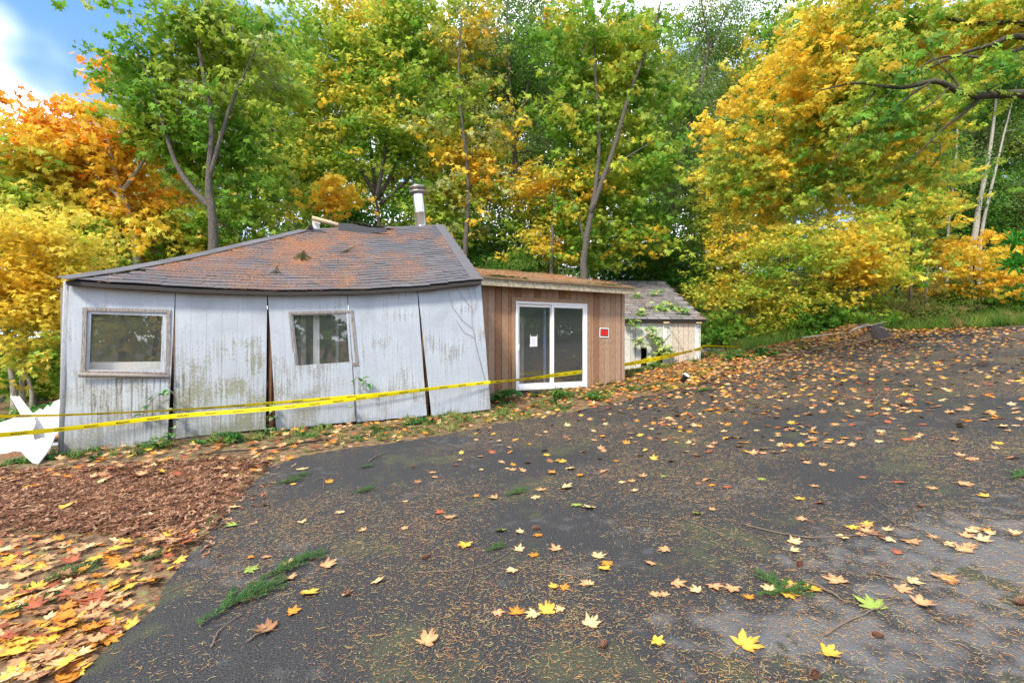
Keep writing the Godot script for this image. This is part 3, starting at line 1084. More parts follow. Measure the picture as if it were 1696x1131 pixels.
# ------------------------------------------------------------------ the low white shed at the back
func build_shed():
	var d = 15.5
	var x0 = 2.3
	var x1 = 6.06
	var foot = 0.55
	var top = 2.28
	var root = thing("board_shed", "low shed of peeling whitish boards with a shingle roof overgrown by a vine", "shed", V(4.3, foot, d))
	var s = root.position
	var x = x0
	while x < x1 - 0.02:
		var w = minf(rr(0.15, 0.19), x1 - x)
		var px = MID.x + x / d * FOCAL
		var low = foot - 0.15
		if (px > 1056 and px < 1066) or (px > 1081 and px < 1091): low = 1.36
		var m = M.whiteplank[rng.randi() % 3]
		if x > 5.0 and x < 5.75: m = M.whiteplank[3]
		var o = obj("board", box_mesh(Vector3(w - 0.008, top - low, 0.022), 0.003), m, root)
		o.position = V(x + w / 2, (top + low) / 2, d + rr(-0.004, 0.004)) - s
		x += w
	for e in [[1.62, 0.0, 0.9], [1.0, 0.05, 1.9]]:
		pass
	var st = st_new()
	box(st, V((x0 + x1) / 2 - 0.9, 1.63, d - 0.018) - s, Vector3(1.9, 0.025, 0.012))
	obj("batten", done(st), M.whiteplank[1], root)
	# body behind the boards
	for e in [[V(x1 - 0.03, 1.4, d + 2.1), Vector3(0.05, 2.0, 4.15)], [V((x0 + x1) / 2, 1.4, d + 4.2), Vector3(x1 - x0, 2.0, 0.05)], [V(x0 + 0.03, 1.4, d + 2.1), Vector3(0.05, 2.0, 4.15)], [V((x0 + x1) / 2, 0.5, d + 2.1), Vector3(x1 - x0 - 0.1, 0.1, 4.1)]]:
		var s2 = st_new()
		box(s2, e[0] - s, e[1])
		obj("wall", done(s2), M.darkwall, root)
	var gable = slab([V(x1 - 0.06, 2.2, d + 0.02) - s, V(x1 - 0.06, 3.9, d + 4.1) - s, V(x1 - 0.06, 2.2, d + 8.0) - s], Vector3(1, 0, 0), 0.03)
	obj("gable", gable, M.whiteplank[1], root)
	# roof
	var e0 = V(x0 - 0.6, 2.27, d - 0.14) - s
	var e1 = V(x1 + 0.13, 2.24, d - 0.14) - s
	var r0 = V(x0 - 0.6, 4.02, d + 4.1) - s
	var r1 = V(x1 + 0.13, 4.0, d + 4.1) - s
	var b0 = V(x0 - 0.6, 2.3, d + 8.2) - s
	var b1 = V(x1 + 0.13, 2.3, d + 8.2) - s
	var s4 = st_new()
	var dn = Vector3(0, -0.07, 0)
	quad(s4, e0, r0, r1, e1); quad(s4, r0, b0, b1, r1)
	quad(s4, e0 + dn, e1 + dn, r1 + dn, r0 + dn); quad(s4, e0, e1, e1 + dn, e0 + dn); quad(s4, e1, r1, r1 + dn, e1 + dn); quad(s4, r1, b1, b1 + dn, r1 + dn)
	obj("roof", done(s4), M.deck, root)
	var tab = box_mesh(Vector3(0.345, 0.012, 0.33), 0.003)
	var z: Vector3 = (e0 - r0).normalized()
	var xx: Vector3 = (e1 - e0).normalized()
	var y = z.cross(xx).normalized()
	for k in 17:
		var t = (k + 0.5) / 17.3
		var n = 12
		for i in n:
			var u = (i + (0.25 if k % 2 else 0.5)) / n
			if i + (0.5 if k % 2 else 0.5) < 2.5: continue
			var p: Vector3 = e0.lerp(e1, u).lerp(r0.lerp(r1, u), t)
			var o = obj("shingle", tab, M.oldshingles[rng.randi() % 4], root)
			o.transform = Transform3D(Basis(xx, y, z) * Basis(Vector3(1, 0, 0), -0.06 + rr(-0.015, 0.01)) * Basis(Vector3(0, 1, 0), rr(-0.02, 0.02)), p + y * 0.012)
	var s5 = st_new()
	box(s5, V((x0 + x1) / 2 - 0.2, 2.2, d - 0.09) - s, Vector3(x1 - x0 + 0.6, 0.09, 0.03))
	obj("eave_board", done(s5), M.rot, root)
	for px in [1103, 1157]:
		var s6 = st_new()
		box(s6, at_px(px, 533.5, d - 0.07) - s, Vector3(0.18, 0.1, 0.14))
		obj("rafter_end", done(s6), M.newwood, root)
	# brown litter on the roof
	var where = []
	var tints = []
	for i in 500:
		var u = rr(0.25, 1.0)
		var t = pow(rng.randf(), 1.6) * 0.75
		var p: Vector3 = e0.lerp(e1, u).lerp(r0.lerp(r1, u), t)
		if wobble.get_noise_2d(u * 250.0, t * 250.0) < 0.05: continue
		where.append(Transform3D(Basis(xx, y, z) * Basis(Vector3.UP, rr(0, TAU)) * Basis().scaled(Vector3(1.2, 2.0, 1.2)), p + s + y * 0.03))
		tints.append([Color(0.4, 0.17, 0.08), Color(0.3, 0.16, 0.09)][rng.randi() % 2])
	tag(multi("shed_roof_needles", SH.needles_dense, M.leafmatte, where, tints), "brown needles caught on the low shed's shingle roof", "needles", "", "stuff")
	# the vine: stems, and its large leaves one by one
	var vine = thing("climbing_vine", "vine with pale green lobed leaves sprawling over the shed's eave and boards", "vine", V(4.6, 0.75, d - 0.15))
	var vs = vine.position
	var spots = [[1065, 520, 16], [1045, 532, 12], [1080, 508, 16], [1095, 512, 18], [1110, 507, 14], [1123, 512, 18], [1133, 518, 8], [1085, 482, 6], [1052, 487, 7], [1077, 545, 10], [1085, 557, 10], [1090, 568, 12], [1098, 578, 20], [1105, 584, 10], [1057, 568, 16], [1140, 518, 5], [1076, 600, 10], [1088, 603, 8]]
	var last = null
	for e in spots:
		var up: float = 528.0 - e[1]
		var dd = d - 0.2
		if up > 0.0: dd = d - 0.2 + up * 0.052
		var c = at_px(e[0], e[1], dd)
		for k in e[2]:
			var p: Vector3 = c + Vector3(rng.randfn() * 0.13, rng.randfn() * 0.09, rr(0.0, 0.12))
			var lf = obj("leaf", SH.vine_leaf[rng.randi() % 3], M.vineleaf[rng.randi() % 3], vine)
			var b = aim(Vector3(rr(-1, 1), rr(-0.9, 0.2), rr(0.3, 1.0)), rr(-0.6, 0.6), Vector3.ZERO).basis
			lf.transform = Transform3D(b.scaled(Vector3.ONE * rr(0.7, 1.15)), p - vs)
		if last != null:
			var sv = st_new()
			tube(sv, bent(last - vs, c - vs, 0.06, 0.03), [0.012, 0.011, 0.009, 0.007], 5)
			obj("stem", done(sv), M.twig, vine)
		last = c
	# a bare pole leaning on the shed
	var pole = thing("leaning_pole", "thin bare branch leaning against the white boards of the shed", "branch", at_px(1175, 620, d - 0.9))
	var pst = st_new()
	tube(pst, [Vector3(0, -0.03, 0), at_px(1150, 583, d - 0.6) - pole.position, at_px(1129, 561, d - 0.3) - pole.position, at_px(1108, 540, d - 0.06) - pole.position], [0.02, 0.018, 0.015, 0.008], 6)
	obj("stem", done(pst), M.barepole, pole)
	pst = st_new()
	tube(pst, [at_px(1129, 561, d - 0.3) - pole.position, at_px(1115, 559, d - 0.25) - pole.position, at_px(1100, 560, d - 0.2) - pole.position], [0.011, 0.009, 0.005], 5)
	obj("side_twig", done(pst), M.barepole, pole)

# ------------------------------------------------------------------ caution tape
func tape(label, pts, wide, twist, letters):
	var root = thing("caution_tape", label, "tape", pts[0])
	var o = pts[0]
	var line = smooth_line(pts, 10)
	var st = st_new()
	st.set_smooth_group(0)
	var rows = []
	var run = 0.0
	var marks = []
	for i in line.size():
		if i > 0: run += line[i].distance_to(line[i - 1])
		var t: Vector3 = (line[mini(i + 1, line.size() - 1)] - line[maxi(i - 1, 0)]).normalized()
		var f = float(i) / (line.size() - 1)
		var roll: float = twist[0] + twist[1] * sin(run * twist[2] + twist[3])
		var up = (Vector3.UP - t * t.y).normalized().rotated(t, roll)
		var w: float = lerpf(wide[0], wide[1], f)
		rows.append([line[i] - o + up * w / 2, line[i] - o + t.cross(up) * 0.004, line[i] - o - up * w / 2])
		marks.append([run, line[i] - o, t, up])
	sheet(st, rows)
	obj("ribbon", done(st), M.tape, root)
	if letters > 0.0:
		var at = 0.25
		var i = 1
		while i < marks.size():
			if marks[i][0] >= at:
				var k: float = (at - marks[i - 1][0]) / maxf(0.001, marks[i][0] - marks[i - 1][0])
				var p: Vector3 = marks[i - 1][1].lerp(marks[i][1], k)
				var t: Vector3 = marks[i][2]
				var up: Vector3 = marks[i][3]
				var n = t.cross(up)
				if n.z < 0.0: n = -n
				# printed the other way up, as the strand hangs
				var tm = obj("lettering", SH.caution, M.ink, root)
				tm.transform = Transform3D(Basis(-t, -up, n).orthonormalized(), p + n * 0.0045)
				at += letters
			else:
				i += 1
	return root

func build_tapes():
	var p = []
	for e in [[-90, 728, 1.0], [0, 721, 0.75], [100, 711.5, 0.42], [200, 700, 0.36], [290, 689.5, 0.33], [450, 677, 0.3], [588, 661, 0.28], [712, 644.5, 0.2], [812, 633.5, 0.06]]: p.append(wp(e[0], e[1], e[2]))
	tape("broad yellow caution tape strung along the grey house's panels, lettering upside down", p, [0.07, 0.062], [0.12, 0.25, 1.3, 0.4], 0.36)
	p = []
	for e in [[-90, 691, 0.9], [0, 690, 0.7], [100, 688, 0.3], [220, 683, 0.2], [330, 677, 0.17], [450, 668, 0.15], [560, 659, 0.13], [640, 652, 0.12], [700, 646, 0.1]]: p.append(wp(e[0], e[1], e[2]))
	tape("narrow twisted caution tape running just above the broad strand", p, [0.06, 0.05], [0.55, 0.4, 0.9, 0.0], 0.42)
	p = []
	for e in [[813, 633.5, 9.1], [857, 629.5, 9.9], [915, 622.5, 10.9], [975, 614.5, 12.0], [1040, 603.5, 13.2], [1100, 592, 14.3], [1163, 577.5, 15.35]]: p.append(at_px(e[0], e[1], e[2]))
	tape("yellow caution tape stretched across the sliding door to the shed's corner", p, [0.065, 0.15], [0.5, 0.35, 1.7, 0.0], 0.36)
	p = []
	for e in [[1163, 573, 15.6], [1200, 574, 16.2], [1250, 576.5, 16.9], [1305, 577, 17.6]]: p.append(at_px(e[0], e[1], e[2]))
	tape("slack caution tape leading from the shed's corner past the concrete kerb", p, [0.06, 0.05], [0.6, 0.3, 1.0, 0.0], 0.0)

# ------------------------------------------------------------------ wreckage by the corner post
func build_debris():
	var piece = func(called, label, cat, px, d, tilt, m, thick):
		var pts = []
		for e in px: pts.append(at_px(e[0], e[1], d + (e[1] - 700.0) * tilt))
		var mid = Vector3.ZERO
		for q in pts: mid += q / pts.size()
		var o = thing(called, label, cat, mid, "broken boards beside the corner post")
		for i in pts.size(): pts[i] -= mid
		var n: Vector3 = (pts[1] - pts[0]).cross(pts[3] - pts[0]).normalized()
		if n.z < 0: n = -n
		obj("board", slab(pts, n, thick), m, o)
		return o
	piece.call("broken_white_panel", "large white panel with a jagged torn edge heaped by the corner post", "panel", [[-40, 716], [0, 700], [18, 694], [30, 688], [36, 690], [52, 683], [58, 700], [52, 716], [58, 735], [44, 748], [30, 747], [0, 752], [-40, 756]], 7.5, -0.014, M.whitepaint, 0.02)
	piece.call("broken_white_panel", "upright white panel scrap with splintered top touching the corner post", "panel", [[46, 690], [66, 677], [70, 680], [78, 671], [82, 675], [88, 666], [101, 660], [101, 708], [92, 722], [86, 728], [60, 742], [50, 730]], 7.7, -0.009, M.whitepaint, 0.02)
	piece.call("broken_white_panel", "pointed white panel shard sliding down in front of the heap", "panel", [[30, 744], [60, 728], [90, 722], [82, 742], [70, 758], [62, 768], [52, 766], [40, 755]], 7.05, -0.012, M.whitepaint, 0.02)
	piece.call("white_trim_board", "white trim board with brown stains sticking up out of the wreckage", "board", [[16, 657], [31, 657], [60, 694], [56, 706], [44, 706]], 7.7, -0.01, M.whitestain, 0.03)
	piece.call("split_board", "splintered brown board lying at the foot of the white panels", "board", [[-30, 768], [-30, 754], [8, 752], [20, 748], [44, 758], [40, 764], [10, 769]], 6.75, 0.0, M.siding[1], 0.04)
	for e in [[[72, 739, 7.1], [103, 736, 7.0], 0.035, "weathered timber end poking out under the white panels", M.greywood], [[78, 730, 7.3], [106, 720, 7.2], 0.04, "brown timber wedged between the panels and the corner post", M.siding[0]], [[70, 752, 7.2], [105, 748, 7.1], 0.05, "dark beam lying low beside the corner post", M.rot]]:
		var a = at_px(e[0][0], e[0][1], e[0][2])
		var b = at_px(e[1][0], e[1][1], e[1][2])
		var o = thing("loose_timber", e[3], "timber", a, "broken boards beside the corner post")
		var st = st_new()
		tube(st, [Vector3.ZERO, b - a], [e[2], e[2]], 4)
		obj("beam", done(st), e[4], o)
# ------------------------------------------------------------------ the land
func build_land():
	for e in [[300, 930], [345, 890], [400, 830], [440, 777], [500, 756], [600, 741], [700, 727], [813, 706], [900, 692], [1000, 672], [1080, 656], [1150, 640], [1205, 620], [1250, 605], [1300, 590], [1400, 572], [1480, 556], [1560, 549], [1640, 544], [1696, 541]]:
		drive.append(hit(e[0], e[1], true))
	var lead = [Vector2(-1.2, -9.0), Vector2(-1.6, 0.0), hit(130, 1131, true)]
	for i in 3: drive.insert(i, lead[i])
	drive.append_array([Vector2(23.0, 14.5), Vector2(27.0, 12.0), Vector2(27.0, -9.0)])
	# crumbling edge
	for i in drive.size():
		var a = drive[i]
		var b = drive[(i + 1) % drive.size()]
		var steps = maxi(1, int(a.distance_to(b) / 0.14)) if a.distance_to(b) < 9.0 else 1
		for k in steps:
			var p = a.lerp(b, float(k) / steps)
			var n = (b - a).orthogonal().normalized()
			if k > 0: p += n * 0.07 * wobble.get_noise_2d(p.x * 230.0, p.y * 230.0) + n * 0.1 * wobble.get_noise_2d(p.x * 50.0, p.y * 50.0)
			drive_rough.append(p)
	# ground: one sheet, fine where the photograph looks, coarse far away
	var xs = [-90.0, -70.0, -55.0, -42.0, -32.0, -25.0, -20.0, -16.0]
	var v = -13.0
	while v < 19.0:
		xs.append(v)
		v += 0.26
	xs.append_array([20.0, 22.0, 25.0, 30.0, 36.0, 45.0, 58.0, 75.0, 95.0])
	var ds = [-60.0, -40.0, -28.0, -20.0, -14.0, -9.0, -6.0, -4.0, -2.5, -1.0]
	v = 0.0
	while v < 22.0:
		ds.append(v)
		v += 0.26
	ds.append_array([23.0, 24.5, 26.5, 29.0, 32.0, 36.0, 41.0, 48.0, 58.0, 72.0, 90.0, 120.0])
	var verts = PackedVector3Array()
	var idx = PackedInt32Array()
	var w = xs.size()
	for d in ds:
		for x in xs: verts.append(V(x, ground_y(x, d), d))
	var st = SurfaceTool.new()
	st.begin(Mesh.PRIMITIVE_TRIANGLES)
	for p in verts: st.add_vertex(p)
	for k in ds.size() - 1:
		for i in w - 1:
			var a = k * w + i
			for q in [a, a + w, a + w + 1, a, a + w + 1, a + 1]: st.add_index(q)
	st.generate_normals()
	tag(obj("ground", st.commit(), M.soil), "brown leaf mould and thin grass round the driveway", "ground", "", "structure")
	# driveway sheet, cut to its edge
	st = st_new()
	st.set_smooth_group(0)
	var cell = 0.3
	var x = -5.0
	var put = func(tri):
		for q in tri:
			st.set_uv2(Vector2((q.x + 6.0) / 33.0, (q.y + 9.5) / 33.0))
			st.add_vertex(V(q.x, hbase(q.x, q.y) + 0.012, q.y))
	while x < 27.2:
		var d = -9.2
		while d < 19.5:
			var c = PackedVector2Array([Vector2(x, d), Vector2(x + cell, d), Vector2(x + cell, d + cell), Vector2(x, d + cell)])
			var inside = 0
			for q in c: inside += int(Geometry2D.is_point_in_polygon(q, drive_rough))
			if inside == 4:
				put.call([c[0], c[3], c[2], c[0], c[2], c[1]])
			elif inside > 0:
				for poly in Geometry2D.intersect_polygons(c, drive_rough):
					if Geometry2D.is_polygon_clockwise(poly): continue
					var tri = Geometry2D.triangulate_polygon(poly)
					var list = []
					for t in range(0, tri.size(), 3):
						var e = [poly[tri[t]], poly[tri[t + 1]], poly[tri[t + 2]]]
						if (e[1] - e[0]).cross(e[2] - e[0]) > 0.0: e.reverse()
						list.append_array(e)
					put.call(list)
			d += cell
		x += cell
	for i in drive_rough.size() - 1:
		var a = drive_rough[i]
		var b = drive_rough[i + 1]
		var up = [V(a.x, hbase(a.x, a.y) + 0.012, a.y), V(b.x, hbase(b.x, b.y) + 0.012, b.y)]
		st.set_smooth_group(-1)
		quad(st, up[0], up[1], up[1] + Vector3(0, -0.07, 0), up[0] + Vector3(0, -0.07, 0))
	tag(obj("driveway", done(st), M.asphalt), "old dark asphalt driveway with pale worn patches", "driveway", "", "structure")
	# mulch bed beside the house
	var bed = PackedVector2Array()
	for e in [[-140, 905], [0, 885], [120, 893], [220, 905], [292, 930], [338, 890], [392, 830], [432, 780], [447, 768], [380, 760], [300, 766], [200, 771], [100, 778], [0, 782], [-140, 790]]: bed.append(hit(e[0], e[1], true))
	st = st_new()
	st.set_smooth_group(0)
	x = -9.0
	while x < -1.5:
		var d = 2.5
		while d < 7.5:
			var c = PackedVector2Array([Vector2(x, d), Vector2(x + 0.12, d), Vector2(x + 0.12, d + 0.12), Vector2(x, d + 0.12)])
			for poly in Geometry2D.intersect_polygons(c, bed):
				for q in Geometry2D.triangulate_polygon(poly):
					var p = poly[q]
					var rim = 9.0
					for b in bed.size(): rim = minf(rim, p.distance_to(Geometry2D.get_closest_point_to_segment(p, bed[b], bed[(b + 1) % bed.size()])))
					st.add_vertex(V(p.x, ground_y(p.x, p.y) - 0.02 + 0.05 * smoothstep(0.0, 0.3, rim) + 0.035 * smoothstep(0.0, 0.3, rim) * wobble.get_noise_2d(p.x * 260.0, p.y * 260.0), p.y))
			d += 0.12
		x += 0.12
	tag(obj("mulch_bed", done(st), M.mulch), "bed of red-brown bark mulch between house and driveway", "mulch", "", "structure")
	var where = []
	var tints = []
	for i in 19000:
		var p = Vector2(rr(-9.0, -1.8), rr(2.8, 7.4))
		if not Geometry2D.is_point_in_polygon(p, bed): continue
		p += Vector2(rng.randfn(), rng.randfn()) * (0.2 if i % 3 == 0 else 0.05)
		if p.x < -p.y * 1.25: continue
		where.append(Transform3D(Basis.from_euler(Vector3(rr(-0.4, 0.4), rr(0, TAU), rr(-0.4, 0.4))).scaled(Vector3(rr(0.6, 1.2), 1.0, rr(0.5, 1.8))), V(p.x, top_y(p.x, p.y) + 0.004 + 0.03 * float(Geometry2D.is_point_in_polygon(p, bed)) + 0.035 * float(Geometry2D.is_point_in_polygon(p, bed)) * wobble.get_noise_2d(p.x * 260.0, p.y * 260.0), p.y)))
		tints.append([Color(0.18, 0.08, 0.04), Color(0.27, 0.125, 0.065), Color(0.1, 0.045, 0.024), Color(0.38, 0.22, 0.13)][rng.randi() % 4])
	tag(multi("mulch_chips", SH.chip, M.leafmatte, where, tints), "loose red-brown bark chips covering the mulch bed", "mulch", "", "stuff")
	# concrete kerb behind the shed
	var kb = thing("concrete_kerb", "long mossy concrete kerb lying in the grass past the shed", "kerb", at_px(1235, 581, 18.2))
	var s2 = st_new()
	box(s2, Vector3.ZERO, Vector3(3.6, 0.2, 0.5), Basis(Vector3.UP, -0.05))
	obj("block", done(s2), M.concrete, kb)

func drive_picture() -> ImageTexture:
	# worn, dusty grey patches and thin moss on the asphalt; alpha is how much of the black it hides
	var n = 1400
	var img = Image.create(n, n, false, Image.FORMAT_RGBA8)
	var big = noise(0.9, 5, FastNoiseLite.TYPE_SIMPLEX_SMOOTH, 21)
	var small = noise(5.5, 6, FastNoiseLite.TYPE_SIMPLEX_SMOOTH, 22)
	for j in n:
		for i in n:
			var x = 33.0 * i / n - 6.0
			var d = 33.0 * j / n - 9.5
			if d < 1.0 or d > 20.0 or x > d * 1.2 + 1.0 or x < -d * 1.1 - 1.0:
				img.set_pixel(i, j, Color(0.3, 0.3, 0.3, 0.15))
				continue
			var b = big.get_noise_2d(x * 0.55, d * 0.9)
			var s = small.get_noise_2d(x, d)
			# the bare pale patch low on the slope by the twigs
			var pale = 1.0 - Vector2((x - 2.75) / 1.5, (d - 2.6) / 1.15).length()
			pale = maxf(pale, 0.75 - Vector2((x - 1.3) / 1.0, (d - 2.3) / 0.5).length())
			var dust = smoothstep(0.0, 0.8, pale * 1.0 + b * 0.6 + s * 0.9)
			var trace = smoothstep(0.25, 0.8, b * 0.8 + s * 0.9)
			dust = maxf(dust * 0.48, trace * 0.22)
			var moss = smoothstep(0.2, 0.55, big.get_noise_2d(x * 0.9 + 40.0, d * 0.9) + s * 0.4)
			if moss > dust:
				var c = Color(0.075, 0.085, 0.035).linear_to_srgb()
				img.set_pixel(i, j, Color(c.r, c.g, c.b, moss * 0.42))
			else:
				var c = Color(0.19, 0.19, 0.19).linear_to_srgb()
				img.set_pixel(i, j, Color(c.r, c.g, c.b, dust))
	return ImageTexture.create_from_image(img)
# ------------------------------------------------------------------ litter on the ground
const LEAF_TONES := ["tan", "yellow", "pale", "orange", "brown", "green", "russet"]
var tone := {
	"tan": Color(0.54, 0.3, 0.14), "yellow": Color(0.74, 0.43, 0.06), "pale": Color(0.64, 0.46, 0.22), "orange": Color(0.62, 0.24, 0.03),
	"brown": Color(0.3, 0.15, 0.07), "green": Color(0.26, 0.36, 0.07), "russet": Color(0.34, 0.1, 0.045)}
var spots_taken := 0

func land_basis(x, d, turn) -> Basis:
	var e = 0.12
	var a = Vector3(e * 2, top_y(x + e, d) - top_y(x - e, d), 0)
	var b = Vector3(0, top_y(x, d - e) - top_y(x, d + e), e * 2)
	var y = b.cross(a).normalized()
	var xx = a.normalized()
	return Basis(xx, y, xx.cross(y)) * Basis(Vector3.UP, turn)

func put_leaf(px, py, size, shade, where_word, extra = 0.0):
	var p = hit(px, py)
	if p.y > 30.0: return
	var label: String = {
		"asphalt": "fallen %s maple leaf lying on the dark asphalt", "mulch": "fallen %s maple leaf lying on the red-brown bark mulch",
		"litter": "fallen %s maple leaf in the litter along the driveway's mulch side", "verge": "fallen %s maple leaf on the grassy strip below the buildings"}[where_word] % shade
	var o = obj("fallen_leaf", SH.fallen[rng.randi() % SH.fallen.size()], M["leaf_" + shade], null)
	tag(o, label, "leaf", shade + " leaves on the " + where_word)
	o.transform = Transform3D(land_basis(p.x, p.y, rr(0, TAU)) * Basis(Vector3(1, 0, 0), rr(-0.12, 0.12)).scaled(Vector3.ONE * size), V(p.x, top_y(p.x, p.y) + 0.004 + extra, p.y))
	spots_taken += 1

func build_leaves():
	# leaves that can be pointed at in the photograph: pixel, tone, width in centimetres
	var named = [[708, 1063, "tan", 15], [979, 1034, "pale", 14], [848, 947, "pale", 12], [770, 906, "yellow", 15], [829, 881, "green", 13], [626, 965, "pale", 12], [1090, 1065, "yellow", 11], [1238, 1068, "yellow", 19], [1376, 1086, "yellow", 13], [1512, 900, "tan", 15],
		[1316, 915, "pale", 10], [1310, 970, "yellow", 13], [1385, 962, "tan", 17], [1445, 1003, "green", 19], [1530, 1003, "tan", 15], [1487, 917, "russet", 8], [1437, 870, "yellow", 12], [1326, 827, "yellow", 12], [1360, 835, "russet", 11], [1262, 795, "green", 12],
		[1155, 853, "green", 12], [1180, 845, "tan", 9], [1600, 803, "tan", 18], [1630, 823, "yellow", 12], [1545, 810, "tan", 12], [1490, 800, "russet", 14], [1350, 806, "tan", 11], [1205, 808, "russet", 11], [938, 810, "pale", 19], [975, 843, "pale", 17],
		[955, 838, "green", 15], [887, 825, "pale", 14], [897, 812, "tan", 16], [817, 826, "tan", 15], [788, 823, "orange", 10], [745, 858, "tan", 16], [728, 850, "russet", 12], [600, 880, "tan", 11], [670, 876, "tan", 10], [670, 832, "pale", 9],
		[563, 850, "pale", 13], [499, 867, "pale", 11], [500, 778, "pale", 22], [545, 800, "orange", 12], [485, 803, "yellow", 10], [388, 841, "pale", 17], [383, 872, "green", 15], [440, 838, "pale", 11], [415, 925, "orange", 8], [441, 924, "tan", 10],
		[415, 945, "green", 15], [474, 937, "pale", 14], [543, 937, "tan", 16], [511, 985, "yellow", 15], [486, 1015, "orange", 12], [440, 1045, "brown", 16], [480, 960, "tan", 12], [575, 985, "pale", 9], [1100, 790, "green", 10], [905, 755, "yellow", 14],
		[930, 765, "yellow", 18], [945, 778, "pale", 16], [915, 785, "orange", 14], [960, 790, "orange", 12], [1000, 782, "tan", 14], [1030, 800, "pale", 12], [1065, 790, "tan", 14], [1580, 730, "tan", 14], [1680, 760, "brown", 16], [1530, 705, "russet", 12]]
	for e in named: put_leaf(e[0], e[1], e[3] * 0.0054, e[2], "asphalt")
	var bed_named = [[110, 845, "yellow", 22], [245, 860, "pale", 15], [262, 815, "tan", 14], [200, 820, "tan", 12], [40, 845, "pale", 16], [320, 852, "yellow", 10], [170, 838, "tan", 10], [60, 812, "tan", 12], [330, 795, "yellow", 9]]
	for e in bed_named: put_leaf(e[0], e[1], e[3] * 0.00546, e[2], "mulch", 0.03)
	# the heaped litter low beside the driveway
	var n = 0
	while n < 78:
		var py = rr(880, 1128)
		var px = rr(0, 1.0) * lerpf(300, 120, (py - 880) / 250.0)
		if py < 880 + px * 0.12: continue
		var s = ["tan", "tan", "yellow", "orange", "brown", "russet", "pale", "pale", "tan", "brown"][rng.randi() % 10]
		put_leaf(px, py, rr(0.05, 0.1), s, "litter", rr(0.0, 0.05))
		n += 1
	for e in [[283, 893, "yellow"], [300, 888, "orange"], [312, 893, "orange"], [290, 905, "tan"], [270, 900, "orange"], [305, 905, "russet"], [320, 900, "tan"], [262, 908, "tan"]]:
		put_leaf(e[0], e[1], 0.1, e[2], "litter", rr(0.01, 0.06))
	# the rest of the larger ones on the asphalt, thickest up the slope
	var heap = Vector2.ZERO
	while spots_taken < 298:
		if spots_taken % 5 == 0 or heap == Vector2.ZERO: heap = Vector2(rr(650, 1690), 690.0 + 330.0 * pow(rng.randf(), 2.0))
		var py = heap.y + rng.randfn() * 10.0
		var px = heap.x + rng.randfn() * 45.0
		if py < 680.0: continue
		var p = hit(px, py)
		if not Geometry2D.is_point_in_polygon(p, drive_rough): continue
		if px < 850 and rng.randf() < 0.6: continue
		if rng.randf() < 0.35 and wobble.get_noise_2d(p.x * 45.0, p.y * 45.0) < 0.0: continue
		put_leaf(px, py, rr(0.045, 0.075), ["tan", "tan", "tan", "tan", "orange", "pale", "pale", "brown", "yellow"][rng.randi() % 9], "asphalt")
	# everything smaller or farther: one drift of leaves
	var where = []
	var tints = []
	var add = func(x, d, s, lift):
		where.append(Transform3D(land_basis(x, d, rr(0, TAU)) * Basis.from_euler(Vector3(rr(-0.35, 0.35), 0, rr(-0.35, 0.35))).scaled(Vector3.ONE * s), V(x, top_y(x, d) + lift, d)))
		var c = tone[["tan", "tan", "yellow", "orange", "pale", "brown", "tan", "orange", "russet"][rng.randi() % 9]]
		var v = rr(0.75, 1.15)
		tints.append(Color(c.r * v, c.g * v, c.b * v))
	var k = 0
	while k < 24000:
		var x = rr(-6.0, 16.5)
		var d = rr(5.2, 20.0)
		var s = drive_dist(Vector2(x, d))
		k += 1
		if s > 0.0:
			if absf(x) > d * 1.08: continue
			if x < 3.2 and (Vector2(x, d) - WALL_A).dot(WALL_N) < 0.12 and x < -0.4: continue
			if (Vector2(x, d) - MID_A).dot(MID_N) < 0.1 and x < 2.9: continue
			if s > 3.2 and rng.randf() < 0.85: continue
			if x < 1.5 and rng.randf() < 0.45: continue
			add.call(x, d, rr(0.055, 0.085), 0.015 + rr(0.0, 0.06))
		else:
			if x < -0.8 or rng.randf() > 0.85 * exp(s * 0.4) * smoothstep(0.5, 5.0, x) + 0.1 + 0.14 * wobble.get_noise_2d(x * 55.0, d * 55.0): continue
			add.call(x, d, rr(0.05, 0.085), 0.006)
	k = 0
	while k < 1500:
		# the deep drift on the bank
		k += 1
		var t = rng.randf()
		var c = drive[14 + int(t * 6.0)].lerp(drive[15 + int(t * 6.0)], fposmod(t * 6.0, 1.0))
		var p = c + Vector2(-0.55, 0.83) * (rng.randfn() * 0.55 + 0.75)
		if drive_dist(p) < -0.3: continue
		add.call(p.x, p.y, rr(0.06, 0.09), 0.02 + rr(0.0, 0.09))
	for q in 1100:
		var p = Vector2(12.0, 16.9) + Vector2(rng.randfn() * 1.3, rng.randfn() * 0.55)
		if drive_dist(p) > 0.0 and p.distance_to(Vector2(12.75, 17.25)) > 0.35: add.call(p.x, p.y, rr(0.06, 0.09), 0.02 + rr(0.0, 0.08))
	k = 0
	while k < 420:
		k += 1
		var p = hit(rr(-10, 300), rr(880, 1131))
		if Geometry2D.is_point_in_polygon(p, drive_rough): continue
		add.call(p.x, p.y, rr(0.035, 0.08), rr(0.0, 0.03))
	tag(multi("leaf_drift", SH.fallen[0], M.leaffallen, where, tints), "drift of small fallen leaves along the verge and up the slope", "leaf litter", "", "stuff")

